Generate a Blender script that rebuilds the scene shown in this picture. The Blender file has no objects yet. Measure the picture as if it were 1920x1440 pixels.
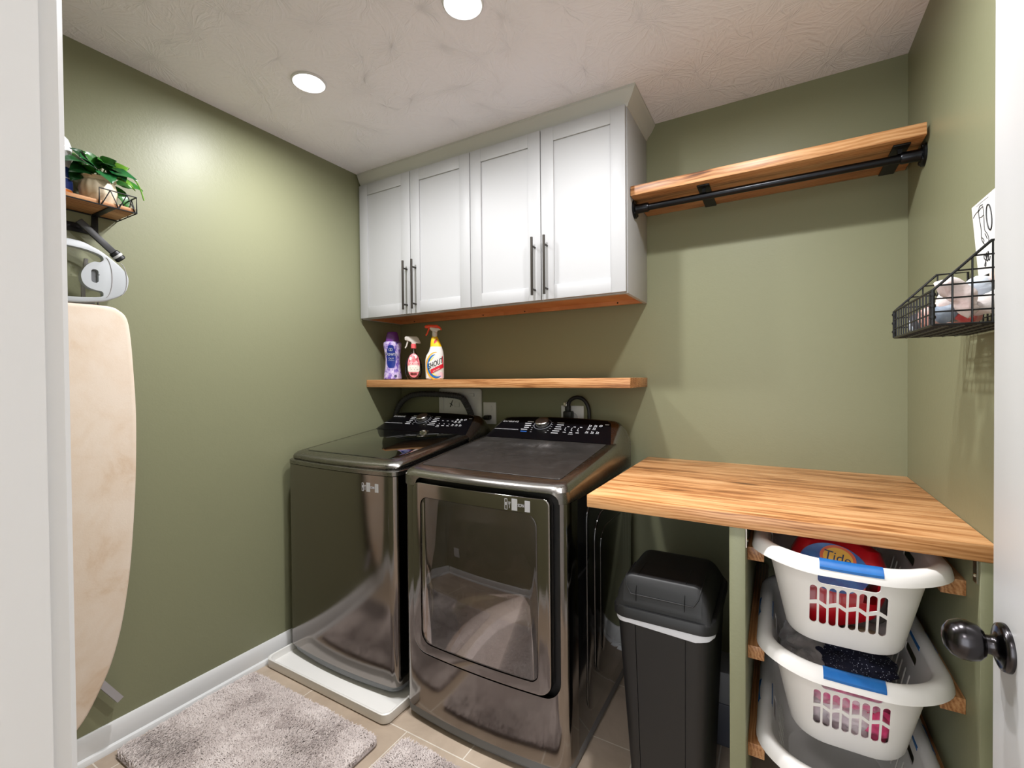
import bpy, bmesh, math, random
from mathutils import Vector, Matrix, noise
random.seed(11)
SC = bpy.context.scene
COL = SC.collection
W, H, YF = 2.4458, 2.44, -2.008

# ------------------------------------------------------------------ helpers
def lin(c):
    c = c / 255.0
    return c / 12.92 if c <= 0.04045 else ((c + 0.055) / 1.055) ** 2.4
def rgb(r, g, b): return (lin(r), lin(g), lin(b), 1.0)

class NT:
    """tiny node-tree writer"""
    def __init__(s, name):
        s.m = bpy.data.materials.new(name); s.m.use_nodes = True
        s.t = s.m.node_tree; s.n = s.t.nodes; s.b = s.n['Principled BSDF']
    def add(s, typ, **kw):
        nd = s.n.new(typ)
        for k, v in kw.items():
            if k.startswith('i_'):
                key = k[2:].replace('_', ' ')
                nd.inputs[int(key) if key.isdigit() else key].default_value = v
            else: setattr(nd, k, v)
        return nd
    def link(s, a, ao, b, bi): s.t.links.new(a.outputs[ao], b.inputs[bi])
    def ramp(s, stops):
        nd = s.n.new('ShaderNodeValToRGB'); e = nd.color_ramp.elements
        while len(e) < len(stops): e.new(0.5)
        for el, (p, c) in zip(e, stops): el.position = p; el.color = c
        return nd
    def math(s, op, a=None, b=None, av=None, bv=None):
        nd = s.n.new('ShaderNodeMath'); nd.operation = op
        if a is not None: s.t.links.new(a, nd.inputs[0])
        elif av is not None: nd.inputs[0].default_value = av
        if b is not None: s.t.links.new(b, nd.inputs[1])
        elif bv is not None: nd.inputs[1].default_value = bv
        return nd.outputs[0]
    def bump(s, hsock, strength, dist):
        bp = s.n.new('ShaderNodeBump'); bp.inputs['Strength'].default_value = strength
        bp.inputs['Distance'].default_value = dist
        s.t.links.new(hsock, bp.inputs['Height']); s.t.links.new(bp.outputs['Normal'], s.b.inputs['Normal'])
    def noise(s, vec, scale, detail=3.0, rough=.5, dist=0.0):
        nd = s.n.new('ShaderNodeTexNoise'); nd.inputs['Scale'].default_value = scale
        nd.inputs['Detail'].default_value = detail; nd.inputs['Roughness'].default_value = rough
        nd.inputs['Distortion'].default_value = dist
        if vec is not None: s.t.links.new(vec, nd.inputs['Vector'])
        return nd.outputs['Fac']
    def pos(s): return s.n.new('ShaderNodeNewGeometry').outputs['Position']
    def obj(s): return s.n.new('ShaderNodeTexCoord').outputs['Object']
    def mapping(s, vec, scale=(1, 1, 1), loc=(0, 0, 0), rot=(0, 0, 0)):
        nd = s.n.new('ShaderNodeMapping'); nd.inputs['Scale'].default_value = scale
        nd.inputs['Location'].default_value = loc; nd.inputs['Rotation'].default_value = rot
        s.t.links.new(vec, nd.inputs['Vector']); return nd.outputs['Vector']

MATS = {}
def pbr(name, col, rough=.5, metal=0., spec=.5, bump=None, coat=0., var=None, trans=0., alpha=1., ior=None, sheen=0.):
    if name in MATS: return MATS[name]
    t = NT(name); b = t.b
    b.inputs['Base Color'].default_value = col; b.inputs['Roughness'].default_value = rough
    b.inputs['Metallic'].default_value = metal; b.inputs['Specular IOR Level'].default_value = spec
    b.inputs['Coat Weight'].default_value = coat; b.inputs['Coat Roughness'].default_value = .05
    b.inputs['Transmission Weight'].default_value = trans; b.inputs['Alpha'].default_value = alpha
    b.inputs['Sheen Weight'].default_value = sheen
    if ior: b.inputs['IOR'].default_value = ior
    if var:   # (scale, second colour)
        f = t.noise(t.obj(), var[0], 4)
        r = t.ramp([(.35, col), (.65, var[1])]); t.t.links.new(f, r.inputs['Fac'])
        t.link(r, 'Color', b, 'Base Color')
    if bump:  # (scale, strength, distance)
        t.bump(t.noise(t.obj(), bump[0], 4), bump[1], bump[2])
    MATS[name] = t.m
    return t.m

class MB:
    """collects primitives in world coordinates, builds ONE mesh object"""
    def __init__(s): s.v = []; s.f = []; s.mi = []; s.m = 0
    def raw(s, verts, faces):
        o = len(s.v); s.v += [tuple(p) for p in verts]
        s.f += [tuple(i + o for i in f) for f in faces]; s.mi += [s.m] * len(faces); return s
    def bm(s, bm, mat=None):
        bm.verts.index_update()
        vs = [(mat @ v.co if mat else v.co)[:] for v in bm.verts]
        fs = [[v.index for v in f.verts] for f in bm.faces]; bm.free()
        return s.raw(vs, fs)
    def box(s, x0, x1, y0, y1, z0, z1, bev=0., seg=2, mat=None):
        bm = bmesh.new(); bmesh.ops.create_cube(bm, size=1)
        for v in bm.verts:
            v.co = Vector((x0 + (v.co.x + .5) * (x1 - x0), y0 + (v.co.y + .5) * (y1 - y0), z0 + (v.co.z + .5) * (z1 - z0)))
        if bev: bmesh.ops.bevel(bm, geom=bm.edges[:], offset=bev, segments=seg, affect='EDGES', profile=.5)
        return s.bm(bm, mat)
    def prism(s, poly, axis, lo, hi, bev=0., seg=2, mat=None, slices=0, sl_axis=0):
        """poly: 2-D points; axis x:(y,z) y:(x,z) z:(x,y)"""
        def P(a, b, c): return {'x': (c, a, b), 'y': (a, c, b), 'z': (a, b, c)}[axis]
        bm = bmesh.new()
        vs = [bm.verts.new(P(a, b, lo)) for a, b in poly]
        f = bm.faces.new(vs)
        r = bmesh.ops.extrude_face_region(bm, geom=[f])
        d = Vector(P(0, 0, hi - lo))
        nv = [g for g in r['geom'] if isinstance(g, bmesh.types.BMVert)]
        bmesh.ops.translate(bm, verts=nv, vec=d)
        bmesh.ops.recalc_face_normals(bm, faces=bm.faces[:])
        if bev:
            bm.normal_update()
            ed = [e for e in bm.edges if len(e.link_faces) == 2 and e.calc_face_angle(0) > .9]
            bmesh.ops.bevel(bm, geom=ed, offset=bev, segments=seg, affect='EDGES', profile=.5)
        if slices:
            cs = [v.co[sl_axis] for v in bm.verts]; a, b = min(cs), max(cs)
            for k in range(1, slices):
                co = [0, 0, 0]; no = [0, 0, 0]; co[sl_axis] = a + (b - a) * k / slices; no[sl_axis] = 1
                bmesh.ops.bisect_plane(bm, geom=bm.verts[:] + bm.edges[:] + bm.faces[:], plane_co=co, plane_no=no)
        return s.bm(bm, mat)
    def loft(s, rings, cap0=True, cap1=True, closed=True):
        n = len(rings[0]); vs = [p for r in rings for p in r]; fs = []
        for i in range(len(rings) - 1):
            for j in range(n if closed else n - 1):
                k = (j + 1) % n
                fs.append((i * n + j, i * n + k, (i + 1) * n + k, (i + 1) * n + j))
        if cap0: fs.append(tuple(range(n))[::-1])
        if cap1: fs.append(tuple((len(rings) - 1) * n + j for j in range(n)))
        return s.raw(vs, fs)
    def grid(s, fn, nu, nv):
        vs = [fn(i / nu, j / nv) for i in range(nu + 1) for j in range(nv + 1)]
        fs = [(i * (nv + 1) + j, (i + 1) * (nv + 1) + j, (i + 1) * (nv + 1) + j + 1, i * (nv + 1) + j + 1) for i in range(nu) for j in range(nv)]
        return s.raw(vs, fs)
    def tube(s, path, r, n=10, cap=True, smooth=0):
        P = [Vector(p) for p in path]
        if smooth: P = catmull(P, smooth)
        rad = r if isinstance(r, (list, tuple)) else None
        rings = []; up = None
        for i, p in enumerate(P):
            t = (P[min(i + 1, len(P) - 1)] - P[max(i - 1, 0)]).normalized()
            if up is None: up = t.orthogonal().normalized()
            else:
                up = (up - t * up.dot(t))
                up = up.normalized() if up.length > 1e-6 else t.orthogonal().normalized()
            q = t.cross(up)
            if rad:
                x = i / max(1, len(P) - 1) * (len(rad) - 1); a = int(min(x, len(rad) - 2)); rr = rad[a] + (rad[a + 1] - rad[a]) * (x - a)
            else: rr = r
            rings.append([p + (up * math.cos(2 * math.pi * k / n) + q * math.sin(2 * math.pi * k / n)) * rr for k in range(n)])
        return s.loft(rings, cap, cap)
    def lathe(s, c, prof, n=24, axis='z', mod=None, cap=True):
        rings = []
        for r, h in prof:
            ring = []
            for k in range(n):
                a = 2 * math.pi * k / n; rr = r * (mod(a, h) if mod else 1)
                u, v = rr * math.cos(a), rr * math.sin(a)
                ring.append({'z': (c[0] + u, c[1] + v, c[2] + h), 'x': (c[0] + h, c[1] + u, c[2] + v), 'y': (c[0] + v, c[1] + h, c[2] + u)}[axis])
            rings.append(ring)
        return s.loft(rings, cap, cap)
    def ball(s, c, r, sub=3, scale=(1, 1, 1), nz=0., ns=3., rot=None, seed=0):
        bm = bmesh.new(); bmesh.ops.create_icosphere(bm, subdivisions=sub, radius=1)
        for v in bm.verts:
            d = 1 + nz * noise.noise(v.co * ns + Vector((seed * 7.3, seed * 3.1, 0))) + nz * .5 * noise.noise(v.co * ns * 2.3 + Vector((seed, 0, seed * 5)))
            v.co = Vector((v.co.x * scale[0], v.co.y * scale[1], v.co.z * scale[2])) * r * d
            if rot: v.co = rot @ v.co
            v.co += Vector(c)
        return s.bm(bm)
    def text(s, txt, size, mat, ext=.0004, align='CENTER', shear=0.):
        cu = bpy.data.curves.new('txt', 'FONT'); cu.body = txt; cu.size = size; cu.extrude = ext
        cu.align_x = align; cu.align_y = 'CENTER'; cu.shear = shear; cu.resolution_u = 3
        ob = bpy.data.objects.new('txt', cu); COL.objects.link(ob); bpy.context.view_layer.update()
        me = bpy.data.meshes.new_from_object(ob.evaluated_get(bpy.context.evaluated_depsgraph_get()))
        s.raw([(mat @ v.co)[:] for v in me.vertices], [tuple(p.vertices) for p in me.polygons])
        bpy.data.objects.remove(ob); bpy.data.curves.remove(cu); bpy.data.meshes.remove(me); return s
    def deform(s, fn, start=0):
        for i in range(start, len(s.v)): s.v[i] = tuple(fn(Vector(s.v[i])))
        return s
    def build(s, name, mats, parent=None, angle=35, smooth=True):
        me = bpy.data.meshes.new(name)
        off = gloc(parent) if parent else Vector((0, 0, 0))
        me.from_pydata([Vector(p) - off for p in s.v], [], s.f)
        if not isinstance(mats, (list, tuple)): mats = [mats]
        for m in mats: me.materials.append(m)
        me.polygons.foreach_set('material_index', s.mi)
        bm = bmesh.new(); bm.from_mesh(me); bmesh.ops.recalc_face_normals(bm, faces=bm.faces[:]); bm.to_mesh(me); bm.free()
        me.polygons.foreach_set('use_smooth', [smooth] * len(me.polygons))
        if smooth: me.set_sharp_from_angle(angle=math.radians(angle))
        me.update()
        o = bpy.data.objects.new(name, me); COL.objects.link(o)
        if parent: o.parent = parent
        return o

def gloc(o):
    v = Vector((0, 0, 0))
    while o: v += o.location; o = o.parent
    return v
def catmull(P, k):
    out = []
    for i in range(len(P) - 1):
        a, b, c, d = P[max(i - 1, 0)], P[i], P[i + 1], P[min(i + 2, len(P) - 1)]
        for j in range(k):
            t = j / k
            out.append(.5 * ((2 * b) + (c - a) * t + (2 * a - 5 * b + 4 * c - d) * t * t + (3 * b - a - 3 * c + d) * t ** 3))
    out.append(P[-1]); return out
def rr(a0, a1, b0, b1, r, n=5):
    """rounded rectangle; r a number or (r at a0b0, a1b0, a1b1, a0b1)"""
    if not isinstance(r, tuple): r = (r,) * 4
    out = []
    for (ca, cb, sa, sb, st), q in zip(((a0, b0, 1, 1, 180), (a1, b0, -1, 1, 270), (a1, b1, -1, -1, 0), (a0, b1, 1, -1, 90)), r):
        for k in range(n + 1):
            t = math.radians(st + 90 * k / n)
            out.append((ca + sa * q + q * math.cos(t), cb + sb * q + q * math.sin(t)))
    return out
def cut(o, mb):
    """boolean: take the shapes in mb out of o, for good"""
    c = mb.build('cutter', o.data.materials[0], o.parent, smooth=False)
    md = o.modifiers.new('cut', 'BOOLEAN'); md.operation = 'DIFFERENCE'; md.object = c; md.solver = 'EXACT'
    bpy.context.view_layer.update()
    me = bpy.data.meshes.new_from_object(o.evaluated_get(bpy.context.evaluated_depsgraph_get()))
    o.modifiers.clear(); old = o.data; o.data = me; me.name = o.name
    bpy.data.meshes.remove(old); cm = c.data; bpy.data.objects.remove(c); bpy.data.meshes.remove(cm)
    me.polygons.foreach_set('use_smooth', [True] * len(me.polygons)); me.set_sharp_from_angle(angle=math.radians(35))
    return o
def tag(o, label, cat, group=None):
    o['label'] = label; o['category'] = cat
    if group: o['group'] = group
    return o
def thing(name, loc, label, cat, group=None):
    o = bpy.data.objects.new(name, None); o.empty_display_size = .05; COL.objects.link(o); o.location = loc
    return tag(o, label, cat, group)
def struct(o): o['kind'] = 'structure'; return o
def copy_tree(o, parent=None):
    c = o.copy(); COL.objects.link(c); c.parent = parent
    for ch in [x for x in COL.objects if x.parent == o]: copy_tree(ch, c)
    return c
def basis(o, x, y, z):
    m = Matrix.Identity(4)
    for i, c in enumerate((x, y, z, o)):
        for j in range(3): m[j][i] = c[j]
    return m

# ------------------------------------------------------------------ materials
def mat_wall():
    t = NT('green_paint'); t.b.inputs['Base Color'].default_value = rgb(131, 132, 104)
    t.b.inputs['Roughness'].default_value = .42; t.b.inputs['Specular IOR Level'].default_value = .36
    p = t.pos(); h = t.math('ADD', t.noise(p, 150, 3), t.noise(p, 45, 2))
    t.bump(h, .22, .0012); return t.m
def mat_ceiling():
    t = NT('stomped_ceiling'); t.b.inputs['Base Color'].default_value = rgb(244, 240, 247); t.b.inputs['Roughness'].default_value = .75
    p = t.pos(); wv = t.noise(p, 9, 2)
    dp = t.n.new('ShaderNodeVectorMath'); dp.operation = 'ADD'; t.t.links.new(p, dp.inputs[0])
    sc = t.n.new('ShaderNodeVectorMath'); sc.operation = 'SCALE'
    nz = t.n.new('ShaderNodeTexNoise'); nz.inputs['Scale'].default_value = 6; t.t.links.new(p, nz.inputs['Vector'])
    t.t.links.new(nz.outputs['Color'], sc.inputs[0]); sc.inputs['Scale'].default_value = .10
    t.t.links.new(sc.outputs[0], dp.inputs[1])
    hs = []
    for off in ((0, 0, 0), (.37, .21, 0)):
        mp = t.mapping(dp.outputs[0], loc=off)
        v = t.n.new('ShaderNodeTexVoronoi'); v.voronoi_dimensions = '2D'; v.inputs['Scale'].default_value = 4.2; t.t.links.new(mp, v.inputs['Vector'])
        sb = t.n.new('ShaderNodeVectorMath'); sb.operation = 'SUBTRACT'; t.t.links.new(mp, sb.inputs[0]); t.t.links.new(v.outputs['Position'], sb.inputs[1])
        sx = t.n.new('ShaderNodeSeparateXYZ'); t.t.links.new(sb.outputs[0], sx.inputs[0])
        an = t.math('ARCTAN2', sx.outputs[1], sx.outputs[0])
        ln = t.n.new('ShaderNodeVectorMath'); ln.operation = 'LENGTH'; t.t.links.new(sb.outputs[0], ln.inputs[0])
        cx = t.n.new('ShaderNodeCombineXYZ'); t.t.links.new(t.math('MULTIPLY', an, bv=5.5), cx.inputs[0])
        t.t.links.new(t.math('MULTIPLY', ln.outputs['Value'], bv=16.), cx.inputs[1])
        sc2 = t.n.new('ShaderNodeSeparateXYZ'); t.t.links.new(v.outputs['Color'], sc2.inputs[0])
        t.t.links.new(t.math('MULTIPLY', sc2.outputs[0], bv=40.), cx.inputs[2])
        f = t.noise(cx.outputs[0], 1.6, 2, .5)
        hs.append(f)
    h = t.math('MAXIMUM', hs[0], hs[1])
    h = t.math('ADD', h, t.math('MULTIPLY', t.noise(p, 60, 3), bv=.25))
    t.bump(h, .65, .008); return t.m
def mat_wood(name, tone=1., axis='x', plank=None, knots=True, gloss=.34):
    """stained pine; grain runs along axis"""
    t = NT(name); b = t.b; o = t.obj()
    if axis == 'y': o = t.mapping(o, rot=(0, 0, math.pi / 2))
    if axis == 'z': o = t.mapping(o, rot=(0, math.pi / 2, 0))
    vec = o
    if plank:
        sx = t.n.new('ShaderNodeSeparateXYZ'); t.t.links.new(o, sx.inputs[0])
        ix = t.math('FLOOR', t.math('DIVIDE', t.math('ADD', sx.outputs[1], bv=5.), bv=plank))
        wn = t.n.new('ShaderNodeTexWhiteNoise'); wn.noise_dimensions = '1D'; t.t.links.new(ix, wn.inputs['W'])
        of = t.n.new('ShaderNodeCombineXYZ'); t.t.links.new(t.math('MULTIPLY', wn.outputs['Value'], bv=9.), of.inputs[0]); t.t.links.new(t.math('MULTIPLY', wn.outputs['Value'], bv=5.), of.inputs[2])
        ad = t.n.new('ShaderNodeVectorMath'); ad.operation = 'ADD'; t.t.links.new(o, ad.inputs[0]); t.t.links.new(of.outputs[0], ad.inputs[1]); vec = ad.outputs[0]
    m1 = t.mapping(vec, scale=(1.0, 11, 11)); f1 = t.noise(m1, 2.2, 5, .6, .9)
    m2 = t.mapping(vec, scale=(2.0, 80, 80)); f2 = t.noise(m2, 2.5, 4, .7)
    m3 = t.mapping(vec, scale=(1.4, 3.2, 3.2)); f3 = t.noise(m3, 1.6, 2)
    wv = t.n.new('ShaderNodeTexWave'); wv.wave_type = 'RINGS'; wv.rings_direction = 'X'; wv.inputs['Scale'].default_value = 9.; wv.inputs['Distortion'].default_value = 7.
    wv.inputs['Detail'].default_value = 3.; wv.inputs['Detail Scale'].default_value = 1.2; t.t.links.new(t.mapping(vec, scale=(.55, 4.2, 4.2), loc=(.3, .13, .31)), wv.inputs['Vector'])
    s = t.math('ADD', t.math('MULTIPLY', f1, bv=.55), t.math('MULTIPLY', f2, bv=.32))
    s = t.math('ADD', s, t.math('MULTIPLY', f3, bv=.20))
    s = t.math('ADD', s, t.math('MULTIPLY', t.math('SUBTRACT', wv.outputs['Fac'], bv=.5), bv=.11))
    if plank: s = t.math('ADD', s, t.math('MULTIPLY', t.math('SUBTRACT', wn.outputs['Value'], bv=.3), bv=.11))
    if knots:
        mk = t.mapping(vec, scale=(2.6, 7, 7)); v = t.n.new('ShaderNodeTexVoronoi'); v.inputs['Scale'].default_value = 1.1
        t.t.links.new(mk, v.inputs['Vector'])
        k = t.n.new('ShaderNodeMapRange'); k.inputs[1].default_value = .03; k.inputs[2].default_value = .20; k.inputs[3].default_value = -.24; k.inputs[4].default_value = 0.
        t.t.links.new(v.outputs['Distance'], k.inputs[0])
        s = t.math('ADD', s, k.outputs[0])
    T = lambda r, g, bb: rgb(min(255, r * tone), min(255, g * tone), min(255, bb * tone))
    r = t.ramp([(.33, T(88, 52, 26)), (.45, T(148, 95, 52)), (.54, T(182, 128, 80)), (.67, T(206, 158, 110))])
    t.t.links.new(s, r.inputs['Fac']); t.link(r, 'Color', b, 'Base Color')
    b.inputs['Roughness'].default_value = gloss; t.bump(f2, .12, .001)
    MATS[name] = t.m; return t.m
def mat_tile():
    t = NT('beige_floor_tile'); p = t.mapping(t.pos(), loc=(-.862, .90, 0))
    br = t.n.new('ShaderNodeTexBrick'); t.t.links.new(p, br.inputs['Vector'])
    br.offset = .5; br.offset_frequency = 2; br.squash = 1.
    br.inputs['Scale'].default_value = 1.; br.inputs['Brick Width'].default_value = .5025; br.inputs['Row Height'].default_value = .315
    br.inputs['Mortar Size'].default_value = .0022; br.inputs['Mortar Smooth'].default_value = .1
    br.inputs['Color1'].default_value = rgb(188, 171, 153); br.inputs['Color2'].default_value = rgb(178, 160, 142); br.inputs['Mortar'].default_value = rgb(222, 214, 202)
    n1 = t.noise(t.pos(), 5, 6, .6, .6); r = t.ramp([(.3, (.78, .76, .74, 1)), (.7, (1.1, 1.1, 1.1, 1))]); t.t.links.new(n1, r.inputs['Fac'])
    mx = t.n.new('ShaderNodeMix'); mx.data_type = 'RGBA'; mx.blend_type = 'MULTIPLY'; mx.inputs[0].default_value = 1.
    t.t.links.new(br.outputs['Color'], mx.inputs[6]); t.t.links.new(r.outputs['Color'], mx.inputs[7])
    t.t.links.new(mx.outputs[2], t.b.inputs['Base Color']); t.b.inputs['Roughness'].default_value = .4
    iv = t.math('SUBTRACT', None, br.outputs['Fac'], av=1.); t.bump(iv, .5, .002); return t.m
def mat_steel(name, c, rough, brush=True, axis='x', bs=.10):
    t = NT(name); b = t.b; b.inputs['Base Color'].default_value = c; b.inputs['Metallic'].default_value = 1.; b.inputs['Roughness'].default_value = rough
    if brush:
        sc = (6, 500, 500) if axis == 'x' else (500, 6, 500)
        f = t.noise(t.mapping(t.obj(), scale=sc), 1.3, 3); t.bump(f, bs, .0004)
        mr = t.n.new('ShaderNodeMapRange'); mr.inputs[3].default_value = rough * .7; mr.inputs[4].default_value = rough * 1.4; t.t.links.new(f, mr.inputs[0]); t.t.links.new(mr.outputs[0], b.inputs['Roughness'])
    return t.m
def mat_dusty():
    t = NT('dusty_dark_steel'); b = t.b
    f = t.noise(t.mapping(t.obj(), scale=(1, 1, 1)), 9, 8, .68, 1.2); f2 = t.noise(t.mapping(t.obj(), scale=(3, 14, 3)), 5, 6, .7, 2.)
    sm = t.math('ADD', t.math('MULTIPLY', f, bv=.55), t.math('MULTIPLY', f2, bv=.45))
    for c, sc_, rot, amp in (((.055, .085, .97), (9, 14, 1), .5, .34), ((-.06, .075, .97), (8, 26, 1), .35, .24), ((-.21, .15, .99), (10, 16, 1), 0, .16), ((.10, -.02, .97), (6, 30, 1), -.9, .14)):
        g = t.n.new('ShaderNodeTexGradient'); g.gradient_type = 'SPHERICAL'
        mp = t.mapping(t.obj(), loc=(-c[0], -c[1], -c[2])); t.t.links.new(t.mapping(mp, scale=(sc_[0], sc_[1], .1), rot=(0, 0, rot)), g.inputs['Vector'])
        st = t.noise(t.mapping(t.obj(), scale=(60, 9, 1), rot=(0, 0, rot)), 1.5, 4, .7, .6)
        sm = t.math('ADD', sm, t.math('MULTIPLY', t.math('MULTIPLY', g.outputs['Fac'], t.math('SUBTRACT', st, bv=.32)), bv=amp * 3.2))
    r = t.ramp([(.40, rgb(54, 51, 49)), (.56, rgb(68, 65, 63)), (.70, rgb(92, 89, 88)), (.86, rgb(150, 147, 146))]); t.t.links.new(sm, r.inputs['Fac'])
    t.link(r, 'Color', b, 'Base Color'); b.inputs['Metallic'].default_value = .55; b.inputs['Roughness'].default_value = .33
    return t.m
def mat_smoke_glass():
    t = NT('dark_door_glass'); b = t.b; b.inputs['Base Color'].default_value = (.004, .004, .004, 1); b.inputs['Roughness'].default_value = .02
    b.inputs['Specular IOR Level'].default_value = .9; b.inputs['IOR'].default_value = 1.75
    tr = t.n.new('ShaderNodeBsdfTransparent'); tr.inputs['Color'].default_value = (.74, .68, .66, 1)
    mx = t.n.new('ShaderNodeMixShader'); lw = t.n.new('ShaderNodeFresnel'); lw.inputs['IOR'].default_value = 1.75
    mr = t.math('ADD', t.math('MULTIPLY', lw.outputs[0], bv=.9), bv=.055)
    gl = t.n.new('ShaderNodeBsdfGlossy'); gl.inputs['Color'].default_value = (.85, .83, .82, 1); gl.inputs['Roughness'].default_value = .015
    t.t.links.new(mr, mx.inputs[0]); t.t.links.new(tr.outputs[0], mx.inputs[1]); t.t.links.new(gl.outputs[0], mx.inputs[2])
    out = t.n['Material Output']; t.t.links.new(mx.outputs[0], out.inputs['Surface']); return t.m
def mat_clear(name, col, rough=.03, trans=.8):
    t = NT(name); tr = t.n.new('ShaderNodeBsdfTransparent'); tr.inputs['Color'].default_value = col
    gl = t.n.new('ShaderNodeBsdfGlossy'); gl.inputs['Roughness'].default_value = rough
    mx = t.n.new('ShaderNodeMixShader'); fr = t.n.new('ShaderNodeFresnel'); fr.inputs['IOR'].default_value = 1.5
    t.t.links.new(t.math('ADD', fr.outputs[0], bv=1 - trans - .15), mx.inputs[0]); t.t.links.new(tr.outputs[0], mx.inputs[1]); t.t.links.new(gl.outputs[0], mx.inputs[2])
    t.t.links.new(mx.outputs[0], t.n['Material Output'].inputs['Surface']); return t.m
def mat_emit(name, c, s):
    t = NT(name); t.b.inputs['Base Color'].default_value = (.9, .9, .9, 1); t.b.inputs['Emission Color'].default_value = c; t.b.inputs['Emission Strength'].default_value = s; return t.m
def mat_speckle(name, base, dot, scale, thr):
    t = NT(name); v = t.n.new('ShaderNodeTexVoronoi'); v.inputs['Scale'].default_value = scale; t.t.links.new(t.obj(), v.inputs['Vector'])
    r = t.ramp([(thr, dot), (thr + .05, base)]); t.t.links.new(v.outputs['Distance'], r.inputs['Fac']); t.link(r, 'Color', t.b, 'Base Color'); t.b.inputs['Roughness'].default_value = .85; return t.m
def mat_cloth(name, c, c2=None, scale=30):
    return pbr(name, c, .9, bump=(160, .4, .002), var=(scale, c2) if c2 else None, sheen=.3)
def mat_mottle(name, stops, scale):
    t = NT(name); f = t.noise(t.obj(), scale, 6, .65, .4); r = t.ramp(stops); t.t.links.new(f, r.inputs['Fac']); t.link(r, 'Color', t.b, 'Base Color'); t.b.inputs['Roughness'].default_value = .35; return t.m

GREEN = mat_wall(); CEIL = mat_ceiling(); TILE = mat_tile()
WOOD_T = mat_wood('stained_counter_pine', 1.06, 'x', plank=.14, knots=True, gloss=.33)
WOOD_S = mat_wood('stained_shelf_pine', 1.0, 'x', gloss=.4)
WOOD_Y = mat_wood('stained_cleat_pine', .92, 'y', knots=False, gloss=.35)
WOOD_R = mat_wood('rustic_shelf_wood', 1.0, 'y', knots=False, gloss=.6)
WOOD_C = pbr('maple_cabinet_underside', rgb(204, 142, 92), .45, var=(8, rgb(190, 126, 78)))
WHITE = pbr('white_cabinet_paint', rgb(174, 174, 175), .5)
TRIM = pbr('white_trim_paint', rgb(218, 218, 218), .35)
DOORW = pbr('white_door_paint', rgb(196, 196, 196), .4, bump=(60, .05, .001))
CROWN = pbr('crown_paint', rgb(198, 198, 194), .45)
BLACK = pbr('matte_black_metal', rgb(24, 24, 26), .42, metal=.3)
PIPE = pbr('black_iron_pipe', rgb(30, 31, 34), .3, metal=.75)
BRONZE = pbr('dark_bronze', rgb(74, 70, 66), .35, metal=.9)
KNOBM = pbr('oil_rubbed_bronze', rgb(66, 64, 66), .22, metal=1.)
STEEL = mat_steel('black_stainless', rgb(138, 132, 128), .10)
CAPST = mat_steel('black_stainless_trim', rgb(138, 135, 131), .24, bs=.05)
DUSTY = mat_dusty()
PAINTBLK = pbr('gloss_black_enamel', rgb(14, 14, 15), .12, coat=.6)
PLBLK = pbr('black_plastic', rgb(20, 20, 21), .5, bump=(350, .12, .0006))
PANELBLK = pbr('control_glass_black', rgb(6, 6, 9), .28, spec=.25)
LIDGLASS = pbr('black_lid_glass', rgb(5, 6, 6), .03, spec=.75, coat=1.)
KICK = pbr('grey_kick_plastic', rgb(112, 114, 117), .45)
MARK = pbr('white_print', rgb(190, 190, 194), .5)
MARKB = pbr('blue_print', rgb(40, 96, 178), .5)
CHROME = pbr('brushed_chrome', rgb(190, 186, 180), .22, metal=1.)
SMOKE = mat_smoke_glass()
WPLAST = pbr('white_plastic', rgb(224, 222, 218), .32)
PANPL = pbr('drip_pan_plastic', rgb(234, 232, 228), .35)
OUTLET = pbr('white_cover_plate', rgb(222, 222, 220), .3)
BSKT = pbr('laundry_basket_plastic', rgb(234, 230, 226), .38, spec=.4)
BLUEH = pbr('blue_grip_plastic', rgb(18, 96, 168), .35, var=(60, rgb(22, 104, 176)))
RUBBER = pbr('grey_corrugated_hose', rgb(62, 62, 64), .55)
PAPER = pbr('white_paper', rgb(234, 233, 230), .7)
INK = pbr('black_ink', rgb(28, 28, 30), .6)

# ------------------------------------------------------------------ camera
def camera():
    yaw, pit, rol = map(math.radians, (30.0457, -.6948, -.5047))
    fwd = Vector((-math.sin(yaw) * math.cos(pit), math.cos(yaw) * math.cos(pit), math.sin(pit)))
    rt = Vector((math.cos(yaw), math.sin(yaw), 0)); up = rt.cross(fwd)
    R = math.cos(rol) * rt + math.sin(rol) * up; U = -math.sin(rol) * rt + math.cos(rol) * up
    cd = bpy.data.cameras.new('camera'); cd.sensor_width = 36; cd.lens = 861.02 / 1920 * 36; cd.clip_start = .02
    co = bpy.data.objects.new('camera', cd); COL.objects.link(co)
    co.matrix_world = basis((2.0402, -2.1459, 1.2915), R, U, -fwd); SC.camera = co
camera()

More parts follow.
